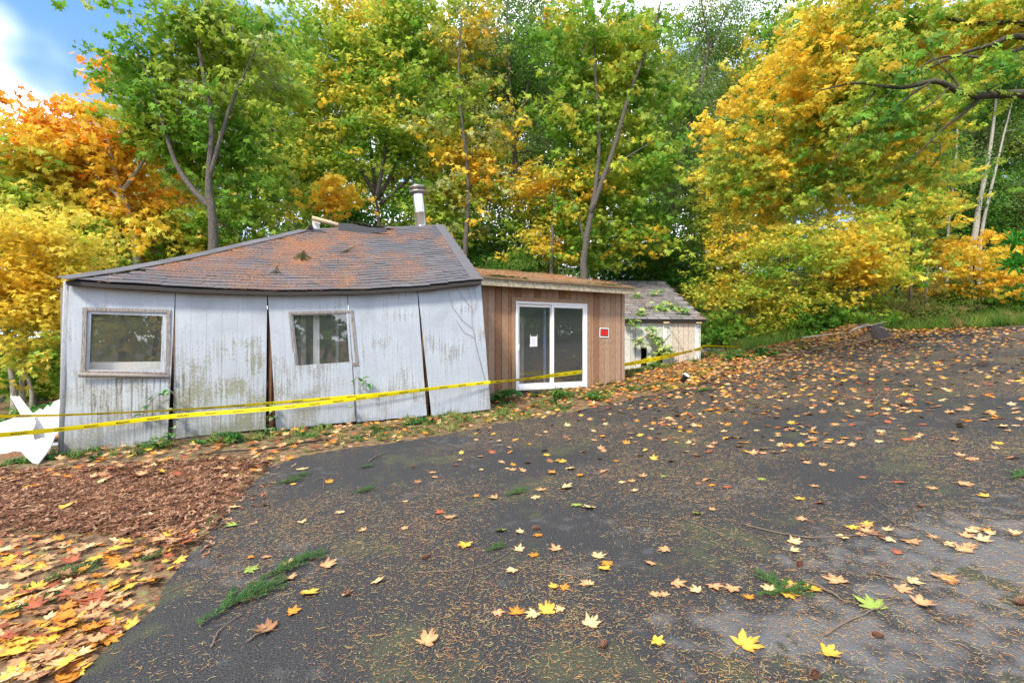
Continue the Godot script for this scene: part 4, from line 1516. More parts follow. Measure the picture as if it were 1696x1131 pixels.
func build_needles():
	var where = []
	var tints = []
	var k = 0
	while k < 52000:
		k += 1
		var d = 1.7 + 13.0 * pow(rng.randf(), 0.85)
		var x = rr(-1.15, 1.15) * d
		if not Geometry2D.is_point_in_polygon(Vector2(x, d), drive_rough): continue
		if wobble.get_noise_2d(x * 34.0, d * 34.0) + 0.5 * wobble.get_noise_2d(x * 150.0, d * 150.0) + rr(-0.4, 0.4) < 0.02 - smoothstep(4.0, 9.0, d) * 0.2: continue
		where.append(Transform3D(land_basis(x, d, rr(0, TAU)).scaled(Vector3.ONE * rr(0.7, 1.2)), V(x, hbase(x, d) + 0.0135, d)))
		tints.append([Color(0.4, 0.22, 0.09), Color(0.44, 0.28, 0.12), Color(0.3, 0.14, 0.06), Color(0.4, 0.33, 0.17)][rng.randi() % 4])
	tag(multi("shed_needles", SH.needles, M.leafmatte, where, tints), "dry tan conifer needles strewn all over the asphalt", "needles", "", "stuff")
	# on the grey house's roof
	where = []
	tints = []
	k = 0
	while k < 8000:
		k += 1
		var t = rng.randf()
		var a = rr(lerpf(eave[0][0], hip_a, t) + 0.1, roof_len - 0.1)
		var u: float = (a - eave[0][0]) / (roof_len - eave[0][0])
		var thick = 0.0 + 0.75 * exp(-pow((u - 0.42) / 0.3, 2.0)) - 0.5 * smoothstep(0.6, 0.95, t) - 0.35 * (1.0 - smoothstep(0.0, 0.12, t))
		if wobble.get_noise_2d(a * 95.0, t * 240.0) * 1.3 + wobble.get_noise_2d(a * 25.0, t * 60.0) * 0.6 + rr(-0.75, 0.75) + thick < 0.55: continue
		var p = roof_p(a, t)
		var q = roof_p(a, minf(t + 0.02, 1.0))
		var s = roof_p(a + 0.1, t)
		var z: Vector3 = (p - q).normalized()
		var y = z.cross((s - p).normalized()).normalized()
		where.append(Transform3D(Basis(y.cross(z), y, z) * Basis(Vector3.UP, rr(0, TAU)) * Basis().scaled(Vector3(0.8, 1.3, 0.8)), p + y * 0.02))
		tints.append([Color(0.5, 0.22, 0.1), Color(0.6, 0.3, 0.15), Color(0.46, 0.19, 0.08)][rng.randi() % 3])
	tag(multi("house_roof_needles", SH.needles_dense, M.leafmatte, where, tints), "rust-brown needles matted over the grey house's shingles", "needles", "", "stuff")
	for e in [[3.1, 0.46, 0.12], [3.9, 0.52, 0.09], [2.7, 0.2, 0.08]]:
		var p = roof_p(e[0], e[1])
		var o = obj("fir_sprig", SH.sprig[0], M.leafneedle, null)
		tag(o, "green fir sprig lying on the grey house's shingles", "sprig", "sprigs on the roof")
		o.transform = Transform3D(Basis.from_euler(Vector3(0.5, rr(0, TAU), 0)).scaled(Vector3.ONE * e[2] * 2.2), p + Vector3(0, 0.04, 0))

func build_twigs():
	# fir sprigs on the asphalt
	for e in [[385, 1005, 2.5, 0.9], [425, 985, 2.2, 0.6], [470, 945, 2.0, 0.7], [505, 930, 1.8, 0.5], [476, 800, 1.8, 0.5], [495, 790, 1.5, 0.3], [600, 815, 1.5, 0.5], [855, 818, 1.5, 0.3], [605, 775, 1.2, 0.4], [1300, 985, 1.9, -0.2], [1275, 965, 1.3, 1.2], [1165, 648, 3.2, 0.2], [1690, 790, 1.6, 0.1], [100, 960, 2.6, 0.8], [70, 1000, 2.4, 0.6], [235, 880, 1.6, 0.4], [250, 925, 1.6, 0.9], [820, 910, 1.0, 0.4]]:
		var p = hit(e[0], e[1])
		var o = obj("fir_sprig", SH.sprig[rng.randi() % 2], M.leafneedle, null)
		var on_drive = Geometry2D.is_point_in_polygon(p, drive_rough)
		tag(o, "torn-off green fir sprig lying on the asphalt" if on_drive else "green fir sprig lying in the leaves off the asphalt", "sprig", "fallen fir sprigs")
		o.transform = Transform3D(land_basis(p.x, p.y, 1.9 + e[3]).scaled(Vector3.ONE * e[2] * 0.085), V(p.x, top_y(p.x, p.y) + 0.012, p.y))
	# twigs, by their ends and a bend
	for e in [[[1230, 870], [1340, 893], [1470, 883], 9, "long grey twig curving across the asphalt up the slope"], [[1368, 1054], [1420, 1025], [1485, 1000], 9, "bent grey twig ending among green leaves on the asphalt"], [[1330, 965], [1365, 980], [1398, 1000], 14, "short thick brown stick lying beside a tan leaf"], [[1440, 950], [1500, 962], [1600, 967], 6, "straight thin tan twig on the pale worn asphalt"],
		[[610, 766], [625, 757], [640, 751], 14, "short dark stick on the asphalt below the grey panels"], [[100, 1120], [230, 1010], [320, 965], 7, "long dark twig lying along the asphalt's mulch edge"], [[350, 1075], [365, 1045], [400, 1020], 7, "thin curved twig on the asphalt near fir sprigs"], [[410, 1065], [430, 1050], [460, 1030], 9, "thin stick with a curled leaf on the asphalt"],
		[[690, 950], [800, 940], [870, 895], 5, "fine forked twig in the middle of the asphalt"], [[760, 1000], [780, 960], [785, 920], 4, "fine upright twig crossing another on the asphalt"], [[1180, 700], [1200, 715], [1215, 735], 4, "fine twig among leaves up the slope"], [[1130, 860], [1180, 880], [1210, 900], 4, "fine bowed twig beside mossy asphalt"], [[520, 800], [536, 792], [535, 812], 7, "small arched twig standing off the asphalt"], [[180, 800], [260, 790], [420, 790], 6, "thin bare twig lying on the bark mulch"],
		[[1430, 830], [1470, 860], [1500, 880], 4, "fine twig bundle strand on the asphalt"], [[1450, 825], [1480, 850], [1485, 880], 4, "fine twig beside the twig bundle strand"], [[860, 668], [900, 673], [960, 672], 14, "pale bare stick on the grass below the sliding door"], [[1530, 880], [1560, 900], [1590, 905], 4, "hair-thin twig on the worn asphalt"]]:
		var pts = []
		for q in 3:
			var p = hit(e[q][0], e[q][1])
			pts.append(V(p.x, top_y(p.x, p.y) + e[3] * 0.0005 + (0.006 if q == 1 else 0.002), p.y))
		var o = thing("fallen_twig", e[4], "twig", pts[0], "twigs on the ground")
		var st = st_new()
		var line = smooth_line([Vector3.ZERO, pts[1] - pts[0], pts[2] - pts[0]], 6)
		var rad = []
		for i in line.size():
			rad.append(e[3] * 0.00055 * (1.0 - 0.6 * i / line.size()) + 0.0008)
			line[i] += Vector3(rr(-1, 1), rr(0, 0.6), rr(-1, 1)) * e[3] * 0.0006
		tube(st, line, rad, 5)
		obj("stem", done(st), M.twig, o)
		if e[3] > 5:
			for k in 3:
				var i = 2 + k * 3
				var side = Vector3(rr(-1, 1), 0.05, rr(-1, 1)).normalized() * rr(0.03, 0.09)
				st = st_new()
				tube(st, [line[i], line[i] + side * 0.6, line[i] + side + Vector3(0, -0.002, 0)], [0.002, 0.0015, 0.001], 4)
				obj("side_twig", done(st), M.twig, o)
	# cones
	for e in [[1455, 1055], [1350, 1120], [1525, 840], [1460, 892], [1690, 1000], [705, 925], [575, 985], [160, 1055], [1325, 937], [888, 877], [755, 772], [685, 775], [1000, 1071]]:
		var p = hit(e[0], e[1])
		var o = obj("fir_cone", SH.cone, M.cone, null)
		tag(o, "small brown fir cone lying on its side on the ground", "cone", "scattered fir cones")
		o.transform = Transform3D(land_basis(p.x, p.y, rr(0, TAU)).scaled(Vector3.ONE * rr(0.5, 0.7)), V(p.x, top_y(p.x, p.y) + 0.01, p.y))

func build_verge():
	# grass and low weeds on the strip below the buildings
	var where = []
	var tints = []
	var ivy = []
	var ivy_t = []
	var k = 0
	while k < 15000:
		k += 1
		var x = rr(-7.5, 16.0)
		var d = rr(5.8, 21.5)
		if absf(x) > d * 1.1: continue
		var s = drive_dist(Vector2(x, d))
		if s < 0.02: continue
		if (Vector2(x, d) - WALL_A).dot(WALL_N) < 0.08 and x < -0.35: continue
		if (Vector2(x, d) - MID_A).dot(MID_N) < 0.06 and x < 2.9: continue
		if x < 6.1 and x > 2.3 and d > 15.3: continue
		var hw = (Vector2(x, d) - WALL_A).dot(WALL_N)
		if x < -3.2 and hw > 0.75: continue
		var n = wobble.get_noise_2d(x * 60.0, d * 60.0)
		if x > 3.0 and s < 2.2 and n < 0.05: continue
		if n < -0.12: continue
		var at = V(x, ground_y(x, d), d)
		if rng.randf() < 0.72:
			where.append(Transform3D(Basis(Vector3.UP, rr(0, TAU)).scaled(Vector3.ONE * rr(0.5, 1.1)), at))
			tints.append([Color(0.16, 0.27, 0.05), Color(0.25, 0.33, 0.08), Color(0.32, 0.3, 0.1), Color(0.1, 0.2, 0.04)][rng.randi() % 4])
		elif hw < 0.8 or d > 9.0:
			ivy.append(Transform3D(Basis.from_euler(Vector3(rr(-0.2, 0.2), rr(0, TAU), rr(-0.2, 0.2))).scaled(Vector3.ONE * rr(0.6, 1.2)), at + Vector3(0, 0.03, 0)))
			ivy_t.append([Color(0.08, 0.22, 0.05), Color(0.14, 0.32, 0.06), Color(0.05, 0.15, 0.04)][rng.randi() % 3])
	tag(multi("verge_grass", SH.tuft, M.leafmatte, where, tints), "thin green grass tufts on the strip below the buildings", "grass", "", "stuff")
	tag(multi("verge_weeds", SH.weed, M.leaf, ivy, ivy_t), "low leafy weeds growing along the foot of the walls", "weeds", "", "stuff")
	# longer grass and bracken on the bank past the driveway's top
	where = []
	tints = []
	k = 0
	while k < 3600:
		k += 1
		var x = rr(8.0, 21.0)
		var d = rr(14.5, 22.0)
		var s = drive_dist(Vector2(x, d))
		if s < 0.35 or s > 5.0: continue
		if x < 13.0 and s < 1.6: continue
		where.append(Transform3D(Basis(Vector3.UP, rr(0, TAU)).scaled(Vector3(2.2, rr(2.4, 4.4), 2.2)), V(x, ground_y(x, d) - 0.02, d)))
		tints.append([Color(0.2, 0.36, 0.06), Color(0.3, 0.42, 0.09), Color(0.13, 0.3, 0.05), Color(0.4, 0.3, 0.12)][int(clampf(1.6 + wobble.get_noise_2d(x * 60.0, d * 60.0) * 4.0 + rr(-0.8, 0.8), 0, 3))])
	tag(multi("bank_grass", SH.tuft, M.leaf, where, tints), "long green grass on the bank past the top of the driveway", "grass", "", "stuff")
	# creepers on the grey panels
	for e in [[[[285, 722], [288, 690], [285, 650], [255, 660], [235, 690]], "bramble shoot climbing the dark gap between the first two grey panels", 16], [[[588, 695], [586, 640], [592, 625], [612, 640]], "short leafy shoot in the gap under the second window", 7], [[[445, 712], [452, 690], [447, 670]], "leafy weed growing in the wide gap between grey panels", 12]]:
		var pts = []
		for q in e[0]: pts.append(wp(q[0], q[1], 0.09))
		var o = thing("climbing_shoot", e[1], "creeper", pts[0], "creepers on the grey house")
		var local = []
		for p in pts: local.append(p - pts[0])
		var line = smooth_line(local, 5)
		var st = st_new()
		var rad = []
		for i in line.size(): rad.append(0.005)
		tube(st, line, rad, 5)
		obj("stem", done(st), M.twig, o)
		for i in e[2]:
			var lf = obj("leaf", SH.bramble_leaf, M.ivyleaf[rng.randi() % 3], o)
			lf.transform = Transform3D(aim(Vector3(rr(-1, 1), rr(-0.7, 0.5), rr(0.1, 1.0)), rr(-0.5, 0.5), Vector3.ZERO).basis.scaled(Vector3.ONE * rr(0.7, 1.3)), line[rng.randi() % line.size()] + Vector3(rr(-0.06, 0.06), rr(-0.05, 0.05), 0.02))
	# bare creeper traces on the last panel
	var bare = thing("bare_creeper", "dried leafless creeper stems clinging to the last pale grey panel", "creeper", wp(803, 630, 0.03))
	for e in [[[803, 630], [790, 580], [782, 540], [780, 500], [775, 475]], [[783, 545], [765, 530], [750, 510], [742, 485]], [[782, 520], [790, 500], [786, 478]], [[786, 560], [768, 550], [755, 530]], [[781, 510], [768, 495], [757, 478]]]:
		var line = []
		var rad = []
		for q in e:
			line.append(wp(q[0], q[1], 0.032) - bare.position)
			rad.append(0.0035)
		var st = st_new()
		tube(st, line, rad, 4)
		obj("stem", done(st), M.deadstem, bare)
	# ferns and bushy weeds by the walls
	for e in [[930, 662, 1.0, "fern clump at the foot of the sliding door"], [835, 668, 1.2, "leafy clump where the grey panels meet the addition"], [990, 664, 0.8, "small green weed clump under the corner board"], [1085, 612, 0.9, "leafy weed clump in front of the shed's broken boards"], [1215, 595, 1.3, "bright green weed clump in front of the concrete kerb"], [1265, 590, 1.3, "second green weed clump hugging the concrete kerb's end"], [690, 685, 0.8, "weed clump under the split between the last panels"], [640, 690, 0.9, "broad-leaved weed clump below the fourth grey panel"], [560, 700, 0.9, "broad-leaved weed clump below the second window"], [375, 735, 0.9, "grassy weed clump at the foot of the second panel"], [250, 745, 0.8, "low weed clump below the first window"], [30, 690, 1.6, "broad green leaves growing behind the white wreckage"], [85, 655, 1.7, "broad green leaves growing beside the corner post"]]:
		var p = hit(e[0], e[1])
		if e[1] < 692 and e[0] < 100: p = Vector2((e[0] - MID.x) / FOCAL * 9.0, 9.0)
		var y = ground_y(p.x, p.y)
		var o = thing("weed_clump", e[3], "weeds", V(p.x, y, p.y), "weed clumps by the walls")
		var w2 = []
		var t2 = []
		for i in int(14 * e[2]):
			w2.append(Transform3D(Basis.from_euler(Vector3(rr(-0.3, 0.3), rr(0, TAU), rr(-0.3, 0.3))).scaled(Vector3.ONE * rr(0.7, 1.2) * e[2]), Vector3(rng.randfn() * 0.16, absf(rng.randfn()) * 0.09 + 0.05, rng.randfn() * 0.12) * e[2]))
			t2.append([Color(0.07, 0.25, 0.05), Color(0.12, 0.33, 0.06), Color(0.2, 0.36, 0.07)][rng.randi() % 3])
		tag(multi("foliage", SH.weed, M.leaf, w2, t2, o), "", "", "", "stuff")
	# garden spotlight, black pipe, cable, stump
	var gp = hit(1134, 642)
	var spot = thing("garden_spotlight", "small black and white garden spotlight on a stake in the leaves", "spotlight", V(gp.x, ground_y(gp.x, gp.y), gp.y))
	var sa = st_new()
	tube(sa, [Vector3(0, -0.05, 0), Vector3(0.0, 0.14, 0)], [0.016, 0.016], 6)
	obj("stake", done(sa), M.black, spot)
	sa = st_new()
	lathe(sa, [Vector2(0.0, -0.1), Vector2(0.045, -0.095), Vector2(0.055, 0.0), Vector2(0.075, 0.07), Vector2(0.078, 0.08)], 14, Transform3D(Basis.from_euler(Vector3(0.4, 0, -0.5)), Vector3(0.0, 0.2, 0)))
	obj("housing", done(sa), M.black, spot)
	sa = st_new()
	lathe(sa, [Vector2(0.074, 0.078), Vector2(0.06, 0.1), Vector2(0.0, 0.11)], 14, Transform3D(Basis.from_euler(Vector3(0.4, 0, -0.5)), Vector3(0.0, 0.2, 0)))
	obj("lens", done(sa), M.white, spot)
	var a = hit(1158, 638)
	var b = hit(1216, 618)
	var pipe = thing("black_pipe", "straight black pipe lying on the leaves beside the garden spotlight", "pipe", V(a.x, ground_y(a.x, a.y) + 0.03, a.y))
	sa = st_new()
	tube(sa, [Vector3.ZERO, V(b.x, ground_y(b.x, b.y) + 0.09, b.y) - pipe.position], [0.022, 0.02], 8)
	obj("tube", done(sa), M.black, pipe)
	var cable = thing("black_cable", "thin black cable lying in the grass along the house front", "cable", wp(330, 770, 0.9))
	var cl = []
	for e in [[330, 757], [380, 752], [440, 748], [520, 735], [600, 727], [640, 716], [700, 712]]:
		var p = hit(e[0], e[1])
		cl.append(V(p.x, top_y(p.x, p.y) + 0.035, p.y) - cable.position)
	var cr = []
	cl = smooth_line(cl, 4)
	for i in cl.size(): cr.append(0.012)
	sa = st_new()
	tube(sa, cl, cr, 6)
	obj("line", done(sa), M.black, cable)
	var sp = Vector2(12.75, 17.25)
	var stump = thing("tree_stump", "old grey tree stump half buried in leaves on the bank", "stump", V(sp.x, ground_y(sp.x, sp.y) - 0.06, sp.y))
	stump.scale = Vector3(0.95, 0.55, 0.8)
	sa = st_new()
	var prof = []
	sa.set_smooth_group(0)
	for i in 18:
		var a0 = TAU * i / 18.0
		var row = []
		for y in [-0.7, 0.0, 0.2, 0.33]:
			var r: float = (0.5 - 0.3 * y) * (1.0 + 0.22 * sin(a0 * 5.0) * (0.7 - y) + 0.12 * wobble.get_noise_2d(i * 90.0, y * 200.0))
			row.append(Vector3(cos(a0) * r, y + (0.06 * sin(a0 * 3.0) if y > 0.3 else 0.0), sin(a0) * r))
		prof.append(row)
	prof.append(prof[0])
	sheet(sa, prof, true)
	for i in 18:
		for q in [Vector3(0, 0.26, 0), prof[i][3], prof[i + 1][3]]: sa.add_vertex(q)
	obj("wood", done(sa), M.stump, stump)
	for e in [[[1395, 560], [1420, 545], [1470, 533], "grey dead branch resting over the stump"], [[1380, 570], [1430, 540], [1480, 548], "second grey dead branch sprawling behind the stump"], [[1330, 560], [1400, 552], [1450, 556], "thin dead branch lying down the leafy bank"]]:
		var q = [at_px(e[0][0], e[0][1], 16.9), at_px(e[1][0], e[1][1], 16.9), at_px(e[2][0], e[2][1], 17.0)]
		var o = thing("dead_branch", e[3], "branch", q[0], "dead branches on the bank")
		var line = smooth_line([Vector3.ZERO, q[1] - q[0], q[2] - q[0]], 5)
		var rad = []
		for i in line.size(): rad.append(0.028 - 0.0018 * i)
		sa = st_new()
		tube(sa, line, rad, 6)
		obj("stem", done(sa), M.barepole, o)
# ------------------------------------------------------------------ the trees
const ORANGE := Color(0.9, 0.37, 0.03)
const AMBER := Color(0.9, 0.5, 0.04)
const GOLD := Color(0.9, 0.64, 0.06)
const LEMON := Color(0.8, 0.68, 0.09)
const LIME := Color(0.42, 0.54, 0.065)
const LEAFG := Color(0.2, 0.41, 0.045)
const DEEP := Color(0.1, 0.28, 0.035)
const PALE := Color(0.4, 0.46, 0.2)
const SAGE := Color(0.24, 0.36, 0.13)
const PINE := Color(0.03, 0.09, 0.03)

func build_trees():
	var MS = SH.maple
	# --- left of the house
	tree("orange_maple", "maple turning orange at the top and yellow below, grey leaning trunk", "tree", {
		"stems": [rooted([[232, 520], [222, 400], [205, 335], [190, 285], [175, 220]], 14.5, 0.17), stem_px([[205, 335], [150, 280], [110, 220]], 14.5, 0.07), stem_px([[200, 320], [240, 260], [270, 190]], 14.5, 0.07)],
		"blobs": [blob_px(130, 240, 14.7, 115, 75, 1.5, 58), blob_px(60, 300, 14.2, 110, 90, 1.4, 60), blob_px(200, 300, 15.2, 120, 95, 1.5, 62), blob_px(120, 400, 14.7, 160, 80, 1.5, 85), blob_px(270, 390, 15.7, 110, 70, 1.1, 55), blob_px(225, 165, 15.7, 60, 60, 1.0, 18)],
		"spray": MS[0], "pal": [LEAFG, LIME, LEMON, LEMON, GOLD, GOLD, AMBER, ORANGE], "rise": [5.6, 0.13], "mix": 0.18, "per": 9, "bark": M.palebark, "size": 0.95})
	tree("yellow_maple_sapling", "many-stemmed yellow maple sapling beside the corner post", "tree", {
		"stems": [rooted([[22, 650], [8, 560], [0, 470]], 10.5, 0.085), rooted([[36, 640], [34, 560], [42, 470], [60, 400]], 10.7, 0.06), rooted([[50, 640], [28, 590], [22, 500]], 10.6, 0.05)],
		"blobs": [blob_px(20, 470, 10.5, 90, 110, 1.2, 55), blob_px(75, 530, 10.8, 45, 75, 1.0, 26), blob_px(70, 420, 11.0, 70, 60, 1.0, 26), blob_px(85, 600, 10.2, 25, 25, 0.4, 5)],
		"spray": MS[1], "pal": [LEAFG, LIME, LEMON, LEMON, GOLD], "per": 8, "bark": M.palebark, "size": 0.85})
	for e in [[-60, 430, 12.5, 110, 150, 80, "thick yellow maple growing past the white wreckage", [LEAFG, LIME, LEMON, GOLD]], [60, 590, 13.5, 110, 60, 40, "low yellow-green thicket behind the white wreckage", [DEEP, LEAFG, LIME, LEMON]], [330, 440, 16.5, 90, 60, 44, "small yellow maple showing over the hip of the roof", [LIME, LEMON, GOLD, GOLD]]]:
		tree("yellow_maple", e[6], "tree", {"stems": [rooted([[e[0], e[1] + e[4] * 0.6], [e[0] + 10, e[1]]], e[2], 0.08)], "blobs": [blob_px(e[0], e[1], e[2], e[3], e[4], 1.5, e[5])], "spray": MS[2], "pal": e[7], "per": 8})
	tree("green_maple", "tall green maple with a long curved limb rising behind the hip roof", "tree", {
		"stems": [rooted([[353, 430], [350, 350], [345, 300], [350, 200], [330, 90], [320, -20]], 13.2, 0.15), stem_px([[349, 345], [315, 310], [290, 270], [268, 200], [245, 130], [215, 60]], 13.2, 0.09), stem_px([[345, 300], [380, 180], [410, 110], [440, 40]], 13.2, 0.06)],
		"blobs": [blob_px(225, 95, 13.8, 60, 55, 0.9, 17), blob_px(300, 60, 14.0, 110, 90, 1.4, 40), blob_px(300, 190, 14.2, 95, 95, 1.2, 39), blob_px(400, 110, 14.3, 90, 130, 1.4, 47), blob_px(390, 270, 14.6, 90, 95, 1.1, 35), blob_px(380, 370, 14.6, 70, 40, 0.8, 15), blob_px(240, 200, 13.6, 45, 30, 0.6, 8)],
		"spray": MS[0], "pal": [DEEP, LEAFG, LEAFG, LIME, LIME, PALE], "per": 9, "size": 0.95})
	# --- behind the roof
	tree("many_stemmed_maple", "maple fanning into many slim stems above the torn ridge", "tree", {
		"stems": [rooted([[632, 470], [628, 380], [622, 325]], 19.0, 0.2), stem_px([[622, 325], [590, 270], [560, 225], [570, 160]], 19.0, 0.1), stem_px([[622, 325], [610, 220], [590, 100]], 19.2, 0.1), stem_px([[624, 330], [640, 230], [655, 90]], 18.8, 0.1), stem_px([[626, 330], [668, 240], [690, 100]], 19.2, 0.09), stem_px([[628, 340], [690, 280], [735, 190]], 19.0, 0.08)],
		"blobs": [blob_px(520, 120, 19.3, 120, 110, 1.5, 68), blob_px(640, 90, 19.3, 120, 110, 1.7, 68), blob_px(560, 230, 18.8, 130, 80, 1.2, 52), blob_px(700, 210, 19.0, 110, 100, 1.4, 56), blob_px(480, 320, 18.8, 80, 70, 1.0, 27), blob_px(720, 320, 19.3, 90, 60, 1.0, 32), blob_px(590, 10, 19.8, 160, 60, 1.5, 36)],
		"spray": MS[1], "pal": [LEAFG, LEAFG, LIME, LIME, LIME, LEMON, GOLD], "per": 10, "size": 1.05, "mix": 0.2})
	tree("young_maple", "young maple with bright orange-yellow leaves just over the torn felt", "tree", {
		"stems": [rooted([[555, 460], [552, 370], [545, 330]], 16.5, 0.05)],
		"blobs": [blob_px(548, 330, 16.5, 34, 28, 0.5, 9)], "spray": MS[2], "pal": [GOLD, GOLD, AMBER], "per": 8})
	tree("golden_maple", "upright maple with pale golden leaves to the stove pipe's far side", "tree", {
		"stems": [rooted([[770, 440], [775, 300], [760, 150], [765, 20]], 17.5, 0.12)],
		"blobs": [blob_px(760, 60, 18.3, 80, 90, 1.1, 37), blob_px(770, 220, 18.0, 80, 90, 1.0, 37), blob_px(770, 350, 18.3, 80, 70, 1.0, 30)],
		"spray": MS[0], "pal": [LEAFG, LIME, LIME, PALE, LEMON, GOLD, AMBER], "per": 8, "mix": 0.2})
	tree("tall_alder", "tall straight alder with fine grey-green leaves behind the addition", "tree", {
		"stems": [rooted([[858, 450], [856, 330], [848, 180], [840, 60], [842, -60]], 19.5, 0.15), stem_px([[852, 240], [880, 120], [905, 20]], 19.5, 0.07), stem_px([[850, 200], [815, 90], [800, 0]], 19.5, 0.06)],
		"blobs": [blob_px(840, 60, 20.3, 95, 110, 1.4, 66), blob_px(880, 180, 20.6, 80, 80, 1.1, 36), blob_px(830, 400, 19.8, 70, 40, 0.8, 20)],
		"spray": SH.fine[0], "pal": [DEEP, LEAFG, SAGE, SAGE, LIME], "per": 10, "size": 1.3, "flat": 0.8})
	tree("slim_maple", "slim maple with low golden leaves behind the addition's flat roof", "tree", {
		"stems": [rooted([[913, 460], [915, 400], [918, 330], [915, 270]], 17.5, 0.09)],
		"blobs": [blob_px(905, 320, 18.3, 75, 55, 0.9, 32), blob_px(900, 420, 18.3, 50, 40, 0.7, 16)], "spray": MS[1], "pal": [LEAFG, LIME, LEMON, GOLD, AMBER], "per": 9})
	tree("forked_maple", "big green maple with a forked trunk between alder and laurel", "tree", {
		"stems": [rooted([[967, 470], [968, 420], [978, 360], [988, 300], [992, 220], [985, 100], [980, -30]], 17.0, 0.15), stem_px([[978, 355], [1015, 250], [1045, 150], [1080, 60], [1100, -20]], 17.0, 0.1), stem_px([[970, 410], [958, 360], [940, 310]], 17.0, 0.05), stem_px([[988, 300], [1040, 260], [1090, 230]], 17.0, 0.05)],
		"blobs": [blob_px(980, 60, 17.8, 110, 100, 1.5, 56), blob_px(1060, 130, 18.0, 90, 110, 1.4, 48), blob_px(960, 190, 17.8, 90, 80, 1.2, 40), blob_px(1040, 290, 18.2, 110, 70, 1.1, 41), blob_px(1050, 390, 18.8, 90, 50, 0.9, 25), blob_px(960, 370, 18.4, 60, 60, 0.9, 19)],
		"spray": MS[0], "pal": [DEEP, LEAFG, LEAFG, LIME, LIME, GOLD], "per": 10, "size": 1.0, "mix": 0.16})
	tree("leaning_alder", "slender alder leaning away from the forked maple, pale flickering leaves", "tree", {
		"stems": [rooted([[1100, 430], [1112, 350], [1130, 260], [1150, 180], [1172, 90], [1165, 20], [1150, -60]], 21.0, 0.15), stem_px([[1172, 90], [1200, 30], [1230, -30]], 21.0, 0.06)],
		"blobs": [blob_px(1180, 60, 21.8, 90, 90, 1.4, 44), blob_px(1150, 170, 21.3, 90, 70, 1.2, 37), blob_px(1240, 30, 21.8, 50, 40, 0.9, 10), blob_px(1120, 290, 21.3, 80, 60, 1.0, 28), blob_px(1130, 390, 20.8, 70, 60, 0.9, 22)],
		"spray": SH.fine[1], "pal": [DEEP, LEAFG, SAGE, PALE, LIME], "per": 10, "size": 1.3, "flat": 0.8})
	tree("laurel_bush", "dense glossy dark green laurel behind the shed's ridge", "bush", {
		"stems": [rooted([[1075, 500], [1070, 470]], 21.5, 0.08), rooted([[1110, 500], [1115, 460]], 21.5, 0.06)],
		"blobs": [blob_px(1060, 455, 21.5, 70, 42, 1.3, 60), blob_px(1115, 480, 21.0, 50, 55, 1.2, 44)],
		"spray": SH.laurel, "leaf": M.leafgloss, "pal": [DEEP, Color(0.04, 0.2, 0.02), Color(0.07, 0.3, 0.03)], "per": 10, "size": 1.0, "flat": 0.8, "wide": 0.35, "bare": 0.0})
	# --- right: thickets and the overhanging maple
	var thick = [
		[1215, 330, 19.5, 75, 95, 52, "gold-green maple thicket standing past the laurel", [DEEP, LIME, LIME, LEMON, GOLD]],
		[1300, 440, 18.8, 110, 95, 90, "golden vine maple thicket in front of dark trunks", [LEAFG, LIME, LEMON, GOLD, AMBER]],
		[1420, 430, 18.5, 110, 80, 84, "layered golden vine maple spreading behind the stump", [LEAFG, LIME, LEMON, GOLD, GOLD]],
		[1215, 480, 18.6, 70, 60, 44, "low golden vine maple beyond the shed's gable", [DEEP, LIME, LEMON, GOLD]],
		[1510, 350, 19.5, 80, 90, 56, "yellow-green vine maple under the overhanging bough", [LEAFG, LIME, LIME, LEMON, GOLD]],
		[1620, 440, 19.5, 95, 60, 60, "sparse golden vine maple above the grassy bank", [LIME, LEMON, GOLD, AMBER]]]
	for e in thick:
		tree("vine_maple", e[6], "tree", {"stems": [rooted([[e[0], e[1] + e[4] * 0.7], [e[0] + rr(-12, 12), e[1] + 10], [e[0] + rr(-20, 20), e[1] - e[4] * 0.6]], e[2], 0.06), rooted([[e[0] + 25, e[1] + e[4] * 0.7], [e[0] + 40, e[1]]], e[2], 0.045)],
			"blobs": [blob_px(e[0], e[1], e[2], e[3], e[4], 1.6, e[5])], "spray": MS[rng.randi() % 3], "pal": e[7], "per": 9, "flat": 0.28, "size": 0.8, "wide": 0.5})
	for e in [[1350, 19.8, 0.16, "dark straight trunk standing among golden vine maple"], [1378, 20.6, 0.15, "second dark trunk beside the straight one in the thicket"], [1285, 21.0, 0.14, "mossy dark trunk at the thicket's edge"], [1315, 21.5, 0.12, "thin dark trunk behind golden leaves"]]:
		tree("bigleaf_maple", e[3] + " with a high green crown", "tree", {"stems": [rooted([[e[0], 510], [e[0] + 4, 400], [e[0] - 6, 250], [e[0] + 8, 60]], e[1], e[2])], "blobs": [blob_px(e[0] + rr(-30, 30), 120, e[1], 80, 110, 1.8, 36)], "spray": MS[1], "pal": [DEEP, LEAFG, LIME, LEMON, GOLD], "bark": M.darkbark, "per": 8})
